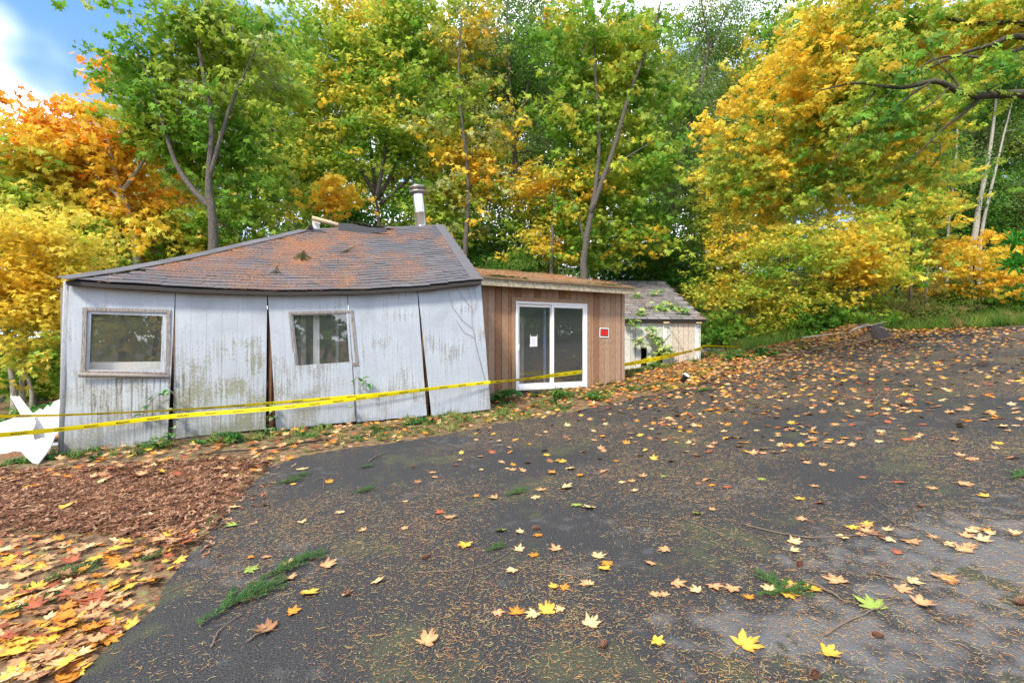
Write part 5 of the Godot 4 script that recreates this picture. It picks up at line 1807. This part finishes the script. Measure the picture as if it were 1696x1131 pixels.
	tree("overhanging_maple", "golden maple whose long dark boughs reach in over the driveway", "tree", {
		"stems": [rooted([[1850, 400], [1840, 250], [1830, 170], [1800, 40], [1780, -120]], 9.4, 0.26),
			stem_px([[1832, 180], [1740, 168], [1696, 156, -0.1], [1640, 158, -0.2], [1600, 158, -0.3], [1575, 143, -0.35], [1545, 135, -0.4], [1500, 145, -0.5], [1460, 143, -0.5], [1415, 138, -0.5], [1360, 150, -0.4]], 9.4, 0.095),
			stem_px([[1545, 135, -0.4], [1500, 165, -0.6], [1470, 200, -0.6], [1455, 240, -0.5]], 9.4, 0.025), stem_px([[1500, 145, -0.5], [1470, 120, -0.3], [1430, 105, -0.2], [1390, 70, 0.0]], 9.4, 0.025), stem_px([[1600, 158, -0.3], [1570, 120, -0.2], [1530, 80, 0.0]], 9.4, 0.025), stem_px([[1575, 143, -0.35], [1540, 175, -0.4], [1500, 200, -0.3]], 9.4, 0.02),
			stem_px([[1628, 158, -0.2], [1600, 185, -0.2], [1560, 215, -0.2], [1520, 255, -0.1], [1480, 280, 0.0]], 9.4, 0.04),
			stem_px([[1460, 143, -0.5], [1440, 165, -0.5], [1410, 225, -0.5], [1370, 280, -0.4]], 9.4, 0.03),
			stem_px([[1830, 120], [1700, 62, 0.2], [1640, 75, 0.3], [1590, 90, 0.4], [1530, 115, 0.5], [1470, 120, 0.6]], 9.6, 0.07),
			stem_px([[1815, 80], [1700, 40, 0.3], [1620, 40, 0.5], [1560, 30, 0.6], [1480, 30, 0.7], [1400, 50, 0.8]], 9.8, 0.07),
			stem_px([[1696, 80], [1640, 95], [1560, 95], [1500, 130], [1440, 190]], 9.9, 0.04)],
		"blobs": [blob_px(1420, 60, 10.9, 130, 70, 1.2, 81), blob_px(1330, 160, 11.1, 120, 80, 1.2, 90), blob_px(1230, 250, 11.5, 80, 70, 1.0, 50), blob_px(1450, 210, 11.1, 120, 60, 1.2, 66), blob_px(1560, 60, 11.1, 110, 60, 1.2, 57), blob_px(1400, 300, 11.7, 150, 50, 1.2, 68), blob_px(1660, 60, 10.7, 60, 80, 1.0, 26), blob_px(1560, 180, 11.5, 70, 25, 0.8, 15), blob_px(1290, 330, 11.9, 90, 40, 1.0, 33), blob_px(1470, 120, 9.0, 90, 40, 0.5, 9), blob_px(1600, 130, 9.0, 70, 40, 0.5, 6), blob_px(1420, 200, 9.2, 60, 50, 0.5, 6)],
		"spray": MS[2], "pal": [DEEP, LEAFG, LIME, LIME, LEMON, GOLD, GOLD], "per": 8, "size": 0.64, "wide": 0.32, "bark": M.darkbark, "mix": 0.17, "bare": 0.3})
	tree("chestnut_sapling", "near green sapling reaching fingered leaves past the golden vine maple", "tree", {
		"stems": [rooted([[1800, 600], [1770, 450], [1720, 395]], 8.0, 0.03), stem_px([[1770, 450], [1720, 440], [1690, 437]], 8.0, 0.015)],
		"blobs": [blob_px(1692, 397, 8.0, 14, 7, 0.15, 3), blob_px(1684, 437, 8.0, 14, 7, 0.15, 3)], "spray": SH.fingers, "pal": [Color(0.06, 0.3, 0.03), Color(0.1, 0.4, 0.04)], "per": 2, "wide": 0.08, "bare": 0.0})
	# grey-trunked alders on the far slope
	for e in [[[[1612, 420], [1625, 330], [1645, 220], [1660, 60]], 0.2, "stout grey alder trunk on the far slope"], [[[1625, 400], [1655, 260], [1690, 120]], 0.12, "slimmer grey alder crossing behind the stout one"], [[[1535, 420], [1532, 370], [1525, 300]], 0.14, "broken grey snag among green leaves on the slope"], [[[1570, 400], [1585, 250], [1590, 80]], 0.09, "thin pale alder stem on the far slope"]]:
		tree("grey_alder", e[2], "tree", {"stems": [rooted(e[0], 25.0, e[1])], "blobs": [blob_px(e[0][-1][0], e[0][-1][1] + 10, 25.5, 80, 90, 2.0, 46), blob_px(e[0][0][0] + 30, 340, 27.0, 75, 75, 2.0, 40)], "spray": SH.fine[0], "pal": [DEEP, DEEP, LEAFG, SAGE, LIME], "per": 10, "size": 1.7, "bark": M.palebark, "flat": 0.7})
	# undergrowth along the bank
	var low = [[1190, 545, 18.3, 50, 28, "bushy dark undergrowth past the shed's gable"], [1260, 540, 18.8, 70, 30, "leafy undergrowth over the concrete kerb"], [1340, 532, 18.6, 75, 30, "green undergrowth below the dark trunks"], [1420, 522, 18.8, 70, 26, "green shrubs behind the stump"], [1500, 515, 19.5, 60, 34, "tall green brush at the stump's uphill side"], [1570, 515, 19.5, 60, 34, "green brush along the top of the bank"], [1650, 510, 19.5, 70, 38, "dense green brush where the driveway leaves the picture"], [1720, 500, 19.5, 60, 50, "brush past the end of the driveway"], [870, 445, 18.0, 80, 26, "dark shrubs behind the addition's flat roof"], [790, 440, 19.0, 60, 40, "dark shrubs in the corner between the two roofs"], [60, 625, 12.0, 70, 30, "bramble bush at the foot of the yellow sapling"]]
	for i in low.size():
		var e = low[i]
		var pals = [[LEAFG, Color(0.1, 0.28, 0.04), Color(0.2, 0.36, 0.05), Color(0.28, 0.38, 0.08)], [DEEP, LEAFG, LIME, LEMON], [DEEP, DEEP, LEAFG, LIME], [Color(0.2, 0.3, 0.06), Color(0.34, 0.36, 0.1), Color(0.4, 0.26, 0.1)]]
		var kind: int = [2, 1, 2, 1, 3, 0, 2, 0, 0, 2, 1][i]
		var broad = kind == 1 or kind == 2
		tree("undergrowth_shrub", e[5], "bush", {"stems": [rooted([[e[0], e[1] + 8], [e[0] + 5, e[1] - 5]], e[2], 0.03)],
			"blobs": [blob_px(e[0], e[1] + 8, e[2], e[3], e[4] * 0.7, 0.9, int(e[3] * 0.4)), blob_px(e[0] + e[3] * rr(-0.5, 0.5), e[1] - e[4] * rr(0.3, 0.9), e[2] + 0.3, e[3] * 0.45, e[4] * 0.7, 0.7, int(e[3] * 0.22))],
			"spray": MS[i % 3] if broad else SH.fine[1], "pal": pals[kind], "per": 9, "size": 0.6 if broad else 1.0, "bare": 0.0, "wide": 0.3})
	# backdrop of the wood, tree by tree
	var far = [[-120, 300, 26, 130, 130], [40, 330, 27, 100, 90], [170, 390, 26, 110, 80], [290, 300, 27, 90, 130], [420, 200, 26, 100, 190], [520, 260, 28, 100, 190], [650, 160, 28, 110, 200], [760, 220, 28, 100, 220], [880, 200, 28, 110, 230], [1000, 240, 28, 110, 230], [1100, 260, 29, 110, 220], [1200, 250, 29, 110, 180], [1300, 230, 29, 120, 210], [1420, 260, 29, 120, 220], [1530, 240, 31, 110, 200], [1640, 240, 32, 110, 210], [1750, 250, 31, 120, 220], [590, 400, 27, 140, 60], [800, 420, 26, 120, 50], [1000, 420, 27, 130, 60], [1200, 430, 27, 130, 70], [1420, 430, 27, 140, 80], [1580, 430, 28, 120, 80], [1700, 400, 28, 110, 90]]
	var kinds = ["broad green maple", "dark green alder", "yellow-green maple", "deep green hemlock"]
	var besides = ["behind the yellow sapling", "beyond the orange maple", "low behind the orange maple's trunk", "behind the green maple's limb", "behind the green maple's crown", "behind the many stems", "above the torn ridge, far back", "behind the stove pipe", "behind the tall alder", "behind the forked maple", "behind the leaning alder", "above the gold-green thicket", "above the dark trunks", "behind the overhanging bough", "on the slope under the bough's end", "behind the grey alders", "past the grey alders", "low behind the ridge", "low behind the addition", "low behind the laurel", "low behind the thicket", "low behind the dark trunks", "low behind the grey snag", "low behind the grey alders' feet"]
	for i in far.size():
		var e = far[i]
		var k: int = [2, 2, 1, 0, 1, 0, 2, 1, 1, 0, 1, 2, 0, 2, 1, 0, 1, 3, 1, 0, 0, 1, 0, 1][i]
		var pal = [[DEEP, LEAFG, LIME, LIME], [LEAFG, SAGE, PALE, LIME], [LEAFG, LIME, LIME, LEMON], [PINE, DEEP, DEEP]][k]
		tree("woodland_tree", "%s %s" % [kinds[k], besides[i]], "tree", {"stems": [rooted([[e[0], e[1] + e[4] * 0.75], [e[0] + rr(-8, 8), e[1]], [e[0] + rr(-15, 15), e[1] - e[4] * 0.8]], e[2], 0.13)],
			"blobs": [blob_px(e[0], e[1], e[2], e[3], e[4], 2.4, int(e[3] * e[4] / 125.0))], "spray": SH.fine[i % 2] if k % 2 else MS[i % 3], "pal": pal, "per": 8, "size": 2.4 if k % 2 else 1.45, "wide": 0.6, "flat": 0.7, "bark": M.darkbark}, "woodland behind the buildings")
	# low growth of the wood floor
	var where = []
	var tints = []
	for i in 2600:
		var d = rr(19.5, 44.0)
		var x = rr(-1.15, 1.15) * d
		if x < 12.0 and d < 21.0 and x > -8.0: continue
		where.append(Transform3D(Basis(Vector3.UP, rr(0, TAU)).scaled(Vector3.ONE * rr(1.5, 3.2)), V(x, ground_y(x, d) + 0.15, d)))
		tints.append([DEEP, LEAFG, Color(0.2, 0.3, 0.06), Color(0.34, 0.22, 0.09)][rng.randi() % 4])
	tag(multi("woodland_undergrowth", SH.fine[0], M.leaf, where, tints), "low green and brown growth covering the wood's floor", "undergrowth", "", "stuff")
	# trees behind the lens that the window panes mirror
	var near = [[-4.9, -8.0, 6.0, 2.6, "green-gold maple across the driveway mirrored in the first window", [LEAFG, LIME, LEMON, GOLD]], [2.4, -8.5, 7.0, 2.4, "dark-trunked maple across the driveway mirrored in the second window", [DEEP, DEEP, LEAFG, LEMON]], [14.8, 1.6, 6.5, 2.8, "dark green maple up the driveway mirrored in the sliding door", [DEEP, DEEP, LEAFG]], [19.5, -2.0, 7.5, 3.4, "taller green maple up the driveway mirrored in the sliding door", [DEEP, LEAFG, LEAFG]]]
	for e in near:
		var f = V(e[0], ground_y(e[0], e[1]) - 0.05, e[1])
		tree("mirrored_maple", e[4], "tree", {"stems": [[[f, f + Vector3(0.1, 2.5, 0), f + Vector3(0.3, e[2], 0.2)], 0.18], [[f + Vector3(0.9, 0, 0.3), f + Vector3(1.2, 2.5, 0.2), f + Vector3(1.4, e[2] * 0.9, 0.1)], 0.12]], "blobs": [[f + Vector3(0.2, e[2] * 0.5, 0), Vector3(e[3], e[2] * 0.5, e[3]), 48]], "spray": MS[0], "pal": e[5], "per": 9, "size": 1.3, "wide": 0.5})

	for e in [[17.5, 0.8, "dense low bush up the driveway mirrored in the door's fixed glass"], [15.6, -1.6, "spreading low bush up the driveway mirrored in the door's sliding glass"], [21.5, 0.2, "far low bush up the driveway mirrored in the door"]]:
		var f = V(e[0], ground_y(e[0], e[1]) - 0.05, e[1])
		tree("mirrored_bush", e[2], "bush", {"stems": [[[f, f + Vector3(0.1, 0.8, 0), f + Vector3(0.2, 2.0, 0.1)], 0.06]], "blobs": [[f + Vector3(0, 1.5, 0), Vector3(2.2, 1.8, 2.2), 70]], "spray": MS[1], "pal": [DEEP, DEEP, LEAFG], "per": 9, "size": 1.2, "wide": 0.4, "bare": 0.0})

# ------------------------------------------------------------------ everything
func build_shapes():
	SH.maple = [spray_maple(12, 0.195, 0.32), spray_maple(11, 0.2, 0.34), spray_maple(12, 0.19, 0.31)]
	SH.fine = [spray_fine(20, 0.085, 0.055, 0.26), spray_fine(22, 0.08, 0.05, 0.26)]
	SH.laurel = spray_upright(10, 0.2, 0.065, 0.14)
	SH.fingers = spray_upright(9, 0.26, 0.06, 0.02)
	SH.weed = spray_upright(8, 0.1, 0.07, 0.09)
	SH.needles = needle_patch(8, 0.14, 0.027, 0.0015)
	SH.needles_dense = needle_patch(20, 0.11, 0.036, 0.0022)
	SH.moss = spray_upright(26, 0.06, 0.01, 0.05)
	SH.fallen = []
	for e in [[0.12, 0.04, 0.1], [0.25, 0.08, 0.14], [0.06, 0.2, 0.12], [0.35, 0.03, 0.2], [0.1, -0.02, 0.1], [0.4, 0.15, 0.18], [0.2, 0.35, 0.15], [0.5, 0.05, 0.24], [0.15, 0.1, 0.28], [0.05, 0.02, 0.12]]: SH.fallen.append(fallen_leaf(e[0], e[1], e[2]))
	SH.vine_leaf = []
	for i in 3:
		var st = st_new()
		add_maple(st, Transform3D(), 0.17, outline(LOBES_PLAIN, 0.12), rr(0.1, 0.3), Color.WHITE)
		SH.vine_leaf.append(done(st))
	var sb = st_new()
	add_blade(sb, Transform3D(), 0.1, 0.075, Color.WHITE, 0.3)
	SH.bramble_leaf = done(sb)
	var stt = st_new()
	for i in 14:
		var phi = rr(0, TAU)
		var lift = deg_to_rad(rr(35, 85))
		var v = rr(0.7, 1.2)
		add_blade(stt, aim(Vector3(cos(phi) * cos(lift), sin(lift), sin(phi) * cos(lift)), 0.0, Vector3(rr(-0.06, 0.06), 0, rr(-0.06, 0.06))), rr(0.08, 0.18), 0.012, Color(v, v, v), rr(0.2, 0.7))
	SH.tuft = done(stt)
	var sc = st_new()
	sc.set_color(Color.WHITE)
	box(sc, Vector3(0, 0.004, 0), Vector3(0.012, 0.007, 0.045), Basis.from_euler(Vector3(0.1, 0.2, 0.15)))
	box(sc, Vector3(0.025, 0.003, 0.02), Vector3(0.007, 0.005, 0.03), Basis.from_euler(Vector3(-0.2, 1.2, 0.1)))
	box(sc, Vector3(-0.02, 0.004, -0.02), Vector3(0.015, 0.006, 0.022), Basis.from_euler(Vector3(0.25, 2.2, 0.1)))
	SH.chip = done(sc)
	SH.sprig = []
	for i in 2:
		var ss = st_new()
		var shoots = [[Vector3(0, 0.05, -1.0), Vector3(0, 0.02, 1.0)], [Vector3(0, 0.04, -0.3), Vector3(0.55, 0.03, 0.5)], [Vector3(0, 0.04, -0.1), Vector3(-0.5, 0.04, 0.7)], [Vector3(0, 0.04, 0.2), Vector3(0.3, 0.05, 0.95)], [Vector3(0, 0.04, -0.6), Vector3(-0.4, 0.03, 0.1)]]
		for s in shoots.size() - i:
			var a: Vector3 = shoots[s][0]
			var b: Vector3 = shoots[s][1]
			ss.set_color(Color(0.16, 0.1, 0.05))
			tube(ss, [a, (a + b) / 2 + Vector3(rr(-0.05, 0.05), 0.02, 0), b], [0.018, 0.014, 0.008], 4)
			var n = int(a.distance_to(b) * 75)
			for k in n:
				var p = a.lerp(b, float(k) / n)
				var ang = rr(-0.3, PI + 0.3)
				var dir: Vector3 = (b - a).normalized() * 0.5 + Vector3(cos(ang), absf(sin(ang)) * 0.6, 0).rotated(Vector3.UP, atan2((b - a).x, (b - a).z))
				var v = rr(0.7, 1.3)
				add_blade(ss, aim(dir, 0.0, p), rr(0.12, 0.2), 0.03, Color(0.055 * v, 0.15 * v, 0.035 * v), 0.05)
		SH.sprig.append(done(ss))
	var cn = st_new()
	for k in 9:
		var t = k / 8.0
		var r = 0.016 * sin(PI * clampf(0.12 + 0.8 * t, 0, 1)) + 0.002
		for i in 7:
			var a = TAU * (i + 0.5 * (k % 2)) / 7
			var at = Vector3(cos(a) * r, sin(a) * r, (t - 0.5) * 0.075)
			add_blade(cn, aim(Vector3(cos(a) * 0.7, sin(a) * 0.7, 1.0), 0.0, at - Vector3(0, 0, 0.006)), 0.018, 0.02, Color.WHITE, 0.1)
	tube(cn, [Vector3(0, 0, -0.036), Vector3.ZERO, Vector3(0, 0, 0.036)], [0.006, 0.013, 0.004], 7)
	SH.cone = done(cn)
	var tm = TextMesh.new()
	var fnt = SystemFont.new()
	fnt.font_names = PackedStringArray(["Droid Sans"])
	fnt.font_weight = 700
	tm.font = fnt
	tm.text = "CAUTION"
	tm.font_size = 32
	tm.pixel_size = 0.0011
	tm.depth = 0.001
	SH.caution = tm

func build_materials():
	M.leaf = leaf_mat(1.0)
	M.leafgloss = leaf_mat(0.6, 0.3)
	M.leafmatte = leaf_mat(0.15, 0.75)
	M.leafneedle = leaf_mat(0.2, 0.6)
	M.leaffallen = leaf_mat(0.2, 0.6)
	for t in LEAF_TONES:
		var m = leaf_mat(0.2, 0.6)
		var c: Color = tone[t]
		m.albedo_texture = ramp_tex([[0.0, (c * 0.6).linear_to_srgb()], [0.45, c.linear_to_srgb()], [1.0, Color(minf(c.r * 1.25, 0.9), minf(c.g * 1.25, 0.9), c.b * 1.3).linear_to_srgb()]], 0.03, 4, 128, 7)
		m.uv1_triplanar = true
		m.uv1_world_triplanar = true
		m.uv1_scale = Vector3.ONE * 5.0
		M["leaf_" + t] = m
	M.vineleaf = []
	for c in [Color(0.28, 0.42, 0.1), Color(0.45, 0.52, 0.16), Color(0.14, 0.32, 0.06)]:
		var m = leaf_mat(0.8)
		m.albedo_color = c.linear_to_srgb()
		M.vineleaf.append(m)
	M.ivyleaf = []
	for c in [Color(0.06, 0.26, 0.06), Color(0.14, 0.36, 0.1), Color(0.3, 0.45, 0.2)]:
		var m = leaf_mat(0.4)
		m.albedo_color = c.linear_to_srgb()
		M.ivyleaf.append(m)
	var bark = func(a, b, c): return grain([[0.0, a], [0.5, b], [1.0, c]], Vector3(1.6, 0.5, 1.6), 0.9, 1.2, 0.035, 12)
	M.bark = bark.call(lin(0.04, 0.033, 0.026), lin(0.1, 0.088, 0.074), lin(0.19, 0.175, 0.145))
	M.palebark = bark.call(lin(0.14, 0.13, 0.11), lin(0.33, 0.31, 0.27), lin(0.55, 0.52, 0.46))
	M.darkbark = bark.call(lin(0.025, 0.02, 0.015), lin(0.07, 0.06, 0.04), lin(0.13, 0.13, 0.07))
	M.twig = mat(lin(0.16, 0.12, 0.09), 0.85)
	M.barepole = mat(lin(0.45, 0.4, 0.33), 0.85)
	M.deadstem = mat(lin(0.3, 0.22, 0.2), 0.9)
	M.cone = mat(lin(0.22, 0.11, 0.07), 0.8)
	M.stump = grain([[0.0, lin(0.02, 0.015, 0.012)], [0.5, lin(0.09, 0.07, 0.055)], [1.0, lin(0.24, 0.2, 0.17)]], Vector3(2.5, 0.7, 2.5), 0.9, 2.0, 0.03, 31)
	M.soil = grain([[0.0, lin(0.05, 0.032, 0.018)], [0.4, lin(0.15, 0.09, 0.05)], [0.55, lin(0.22, 0.13, 0.07)], [0.75, lin(0.15, 0.17, 0.05)], [1.0, lin(0.33, 0.22, 0.12)]], Vector3.ONE * 0.45, 0.95, 3.0, 0.04, 41, 6)
	M.mulch = grain([[0.0, lin(0.05, 0.024, 0.012)], [0.5, lin(0.17, 0.08, 0.04)], [1.0, lin(0.31, 0.17, 0.09)]], Vector3.ONE * 1.4, 0.95, 3.0, 0.06, 42, 6)
	M.asphalt = grain([[0.0, lin(0.008, 0.008, 0.008)], [0.42, lin(0.025, 0.025, 0.0254)], [0.6, lin(0.04, 0.0396, 0.0396)], [0.78, lin(0.075, 0.073, 0.071)], [1.0, lin(0.17, 0.165, 0.16)]], Vector3.ONE * 0.9, 0.72, 0.8, 0.16, 43, 4)
	M.asphalt.detail_enabled = true
	M.asphalt.detail_albedo = drive_picture()
	M.asphalt.detail_uv_layer = BaseMaterial3D.DETAIL_UV_2
	M.concrete = grain([[0.0, lin(0.14, 0.13, 0.1)], [0.5, lin(0.27, 0.25, 0.2)], [1.0, lin(0.4, 0.38, 0.33)]], Vector3.ONE * 1.0, 0.95, 0.6, 0.03, 44)
	# house
	M.paint = mat(Color.WHITE, 0.8)
	M.paint.albedo_texture = wall_picture()
	M.paint.heightmap_enabled = false
	M.paint_plain = mat(lin(0.45, 0.52, 0.58), 0.8)
	var wood = func(a, b, c, sd, fine = 7.0): return grain([[0.0, a], [0.5, b], [1.0, c]], Vector3(fine, 0.45, fine), 0.85, 0.5, 0.03, sd, 5)
	M.stud = wood.call(lin(0.1, 0.05, 0.03), lin(0.25, 0.13, 0.07), lin(0.36, 0.2, 0.11), 51)
	M.redwood = wood.call(lin(0.12, 0.04, 0.03), lin(0.26, 0.1, 0.06), lin(0.4, 0.22, 0.15), 52)
	M.newwood = wood.call(lin(0.42, 0.3, 0.18), lin(0.6, 0.44, 0.28), lin(0.72, 0.56, 0.38), 53)
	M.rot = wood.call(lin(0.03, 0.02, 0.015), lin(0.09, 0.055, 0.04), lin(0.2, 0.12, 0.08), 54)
	M.greywood = wood.call(lin(0.16, 0.16, 0.17), lin(0.3, 0.32, 0.35), lin(0.45, 0.49, 0.53), 55)
	M.oldframe = wood.call(lin(0.09, 0.075, 0.065), lin(0.25, 0.23, 0.21), lin(0.42, 0.4, 0.38), 56, 4.0)
	M.rotframe = wood.call(lin(0.06, 0.03, 0.02), lin(0.24, 0.18, 0.14), lin(0.45, 0.42, 0.38), 57, 4.0)
	M.sash = mat(lin(0.42, 0.43, 0.44), 0.6)
	M.siding = []
	for e in [[0.32, 0.175, 0.095], [0.27, 0.145, 0.08], [0.35, 0.22, 0.135], [0.37, 0.25, 0.17]]:
		M.siding.append(wood.call(lin(e[0] * 0.45, e[1] * 0.42, e[2] * 0.4), lin(e[0], e[1], e[2]), lin(e[0] * 1.35, e[1] * 1.4, e[2] * 1.5), 60 + M.siding.size(), 5.0))
	M.fascia = wood.call(lin(0.14, 0.12, 0.06), lin(0.38, 0.33, 0.24), lin(0.56, 0.5, 0.4), 66, 1.2)
	M.whiteplank = []
	for e in [[0.62, 0.64, 0.61], [0.54, 0.55, 0.51], [0.66, 0.69, 0.68], [0.56, 0.49, 0.41]]:
		M.whiteplank.append(wood.call(lin(e[0] * 0.5, e[1] * 0.47, e[2] * 0.42), lin(e[0], e[1], e[2]), lin(e[0] * 1.2, e[1] * 1.2, e[2] * 1.2), 70 + M.whiteplank.size(), 3.0))
	M.whiteboard = mat(lin(0.7, 0.7, 0.68), 0.6)
	M.whitepaint = grain([[0.0, lin(0.3, 0.24, 0.18)], [0.22, lin(0.6, 0.59, 0.57)], [0.4, lin(0.72, 0.72, 0.71)], [0.8, lin(0.76, 0.76, 0.75)], [1.0, lin(0.45, 0.42, 0.38)]], Vector3.ONE * 0.9, 0.6, 0.2, 0.025, 92)
	M.whitestain = grain([[0.0, lin(0.85, 0.84, 0.82)], [0.62, lin(0.82, 0.8, 0.77)], [0.72, lin(0.4, 0.27, 0.18)], [1.0, lin(0.3, 0.18, 0.1)]], Vector3.ONE * 1.5, 0.6, 0.0, 0.02, 80)
	M.darkwall = grain([[0.0, lin(0.2, 0.17, 0.14)], [1.0, lin(0.36, 0.31, 0.26)]], Vector3(3.0, 0.4, 3.0), 0.9, 0.0, 0.03, 90)
	M.darkfloor = grain([[0.0, lin(0.14, 0.1, 0.075)], [1.0, lin(0.26, 0.2, 0.15)]], Vector3(2.0, 2.0, 0.3), 0.8, 0.0, 0.03, 91)
	M.deck = mat(lin(0.045, 0.042, 0.04), 0.95)
	M.felt = grain([[0.0, lin(0.05, 0.052, 0.06)], [1.0, lin(0.13, 0.135, 0.15)]], Vector3.ONE * 2.0, 0.95, 1.0, 0.1, 81)
	M.shingles = []
	for v in [0.1, 0.108, 0.116, 0.128, 0.11]:
		M.shingles.append(grain([[0.0, lin(v * 0.6, v * 0.6, v * 0.65)], [0.5, lin(v, v * 0.98, v * 1.06)], [1.0, lin(v * 1.5, v * 1.45, v * 1.5)]], Vector3.ONE * 3.0, 0.95, 0.3, 0.1, 85))
	M.oldshingles = []
	for v in [0.16, 0.2, 0.24, 0.18]:
		M.oldshingles.append(grain([[0.0, lin(v * 0.6, v * 0.56, v * 0.55)], [0.5, lin(v, v * 0.94, v * 0.93)], [1.0, lin(v * 1.4, v * 1.35, v * 1.3)]], Vector3.ONE * 2.0, 0.95, 0.3, 0.06, 86))
	M.flatroof = grain([[0.0, lin(0.08, 0.05, 0.03)], [0.5, lin(0.24, 0.14, 0.08)], [0.8, lin(0.2, 0.2, 0.09)], [1.0, lin(0.4, 0.28, 0.18)]], Vector3.ONE * 1.2, 0.95, 1.0, 0.04, 87)
	M.white = mat(lin(0.82, 0.82, 0.82), 0.4)
	M.black = mat(lin(0.015, 0.015, 0.016), 0.5)
	M.red = mat(lin(0.75, 0.012, 0.012), 0.5)
	M.paper = mat(lin(0.75, 0.74, 0.8), 0.8)
	M.ink = mat(lin(0.03, 0.03, 0.03), 0.8)
	M.oldcloth = mat(lin(0.3, 0.27, 0.24), 0.9)
	M.bluetrim = mat(lin(0.1, 0.16, 0.28), 0.7)
	M.tape = mat(lin(0.88, 0.74, 0.01), 0.4)
	M.tape.cull_mode = BaseMaterial3D.CULL_DISABLED
	M.steel = mat(lin(0.75, 0.75, 0.76), 0.28, 1.0)
	M.dullsteel = mat(lin(0.4, 0.36, 0.33), 0.45, 0.9)
	M.glass = mat(Color(0.9, 0.95, 0.93, 0.015), 0.01)
	M.glass.transparency = BaseMaterial3D.TRANSPARENCY_ALPHA
	M.glass.metallic_specular = 0.5
	M.tapeclear = mat(Color(0.9, 0.9, 0.9, 0.35), 0.3)
	M.tapeclear.transparency = BaseMaterial3D.TRANSPARENCY_ALPHA

func sky_picture() -> ImageTexture:
	# blue with broken white cloud, the same all round
	var w = 1024
	var h = 512
	var img = Image.create(w, h, false, Image.FORMAT_RGBF)
	var n = noise(0.55, 6, FastNoiseLite.TYPE_SIMPLEX_SMOOTH, 9)
	for j in h:
		var up = PI / 2 - PI * (j + 0.5) / h
		for i in w:
			if up <= 0.0:
				img.set_pixel(i, j, Color(0.16, 0.15, 0.13))
				continue
			var az = TAU * (i + 0.5) / w
			var y = sin(up)
			var dir = Vector3(cos(up) * sin(az), y, cos(up) * cos(az))
			var k = 1.0 - pow(1.0 - y, 5.0)
			var c = Color(0.68, 0.74, 0.84).lerp(Color(0.055, 0.155, 0.4), k)
			var q = dir * (1.7 / (y + 0.42))
			var cl = smoothstep(-0.12, 0.42, n.get_noise_3d(q.x * 1.6, q.z * 1.6, 3.0) + 0.16)
			c = c.lerp(Color(1.02, 1.03, 1.06), cl * 0.85)
			img.set_pixel(i, j, c)
	return ImageTexture.create_from_image(img)

func _ready():
	rng.seed = 20241
	wobble.seed = 5
	wobble.frequency = 0.01
	wobble.fractal_octaves = 3
	tint_noise.seed = 8
	tint_noise.frequency = 0.01
	tint_noise.fractal_octaves = 3
	# camera
	var cam = Camera3D.new()
	cam.name = "camera"
	cam.position = Vector3(0, EYE, 0)
	cam.fov = rad_to_deg(2.0 * atan(565.5 / FOCAL))
	cam.near = 0.05
	cam.far = 400.0
	add_child(cam)
	cam.current = true
	# sky
	var env = Environment.new()
	env.background_mode = Environment.BG_SKY
	var sky = Sky.new()
	var pm = PanoramaSkyMaterial.new()
	pm.panorama = sky_picture()
	sky.sky_material = pm
	env.sky = sky
	env.background_energy_multiplier = 1.0
	env.tonemap_mode = Environment.TONE_MAPPER_LINEAR
	env.tonemap_exposure = 3.0
	env.sdfgi_enabled = true
	env.ssao_enabled = true
	env.ssil_enabled = true
	var we = WorldEnvironment.new()
	we.name = "environment"
	we.environment = env
	add_child(we)
	# sun behind thin cloud, over the camera's left shoulder
	var sun = DirectionalLight3D.new()
	sun.name = "sun"
	sun.light_energy = 0.62
	sun.light_color = Color(1.0, 0.95, 0.87)
	sun.light_angular_distance = 9.0
	sun.shadow_enabled = true
	sun.rotation_degrees = Vector3(-48, -28, 0)
	add_child(sun)
	print("shapes"); build_shapes()
	print("materials"); build_materials()
	print("land"); build_land()
	print("house"); build_house()
	print("addition"); build_addition()
	print("shed"); build_shed()
	print("trees"); build_trees()
	print("tapes"); build_tapes()
	print("debris"); build_debris()
	print("verge"); build_verge()
	print("leaves"); build_leaves()
	print("needles"); build_needles()
	print("twigs"); build_twigs()
	print("done ", Time.get_ticks_msec())
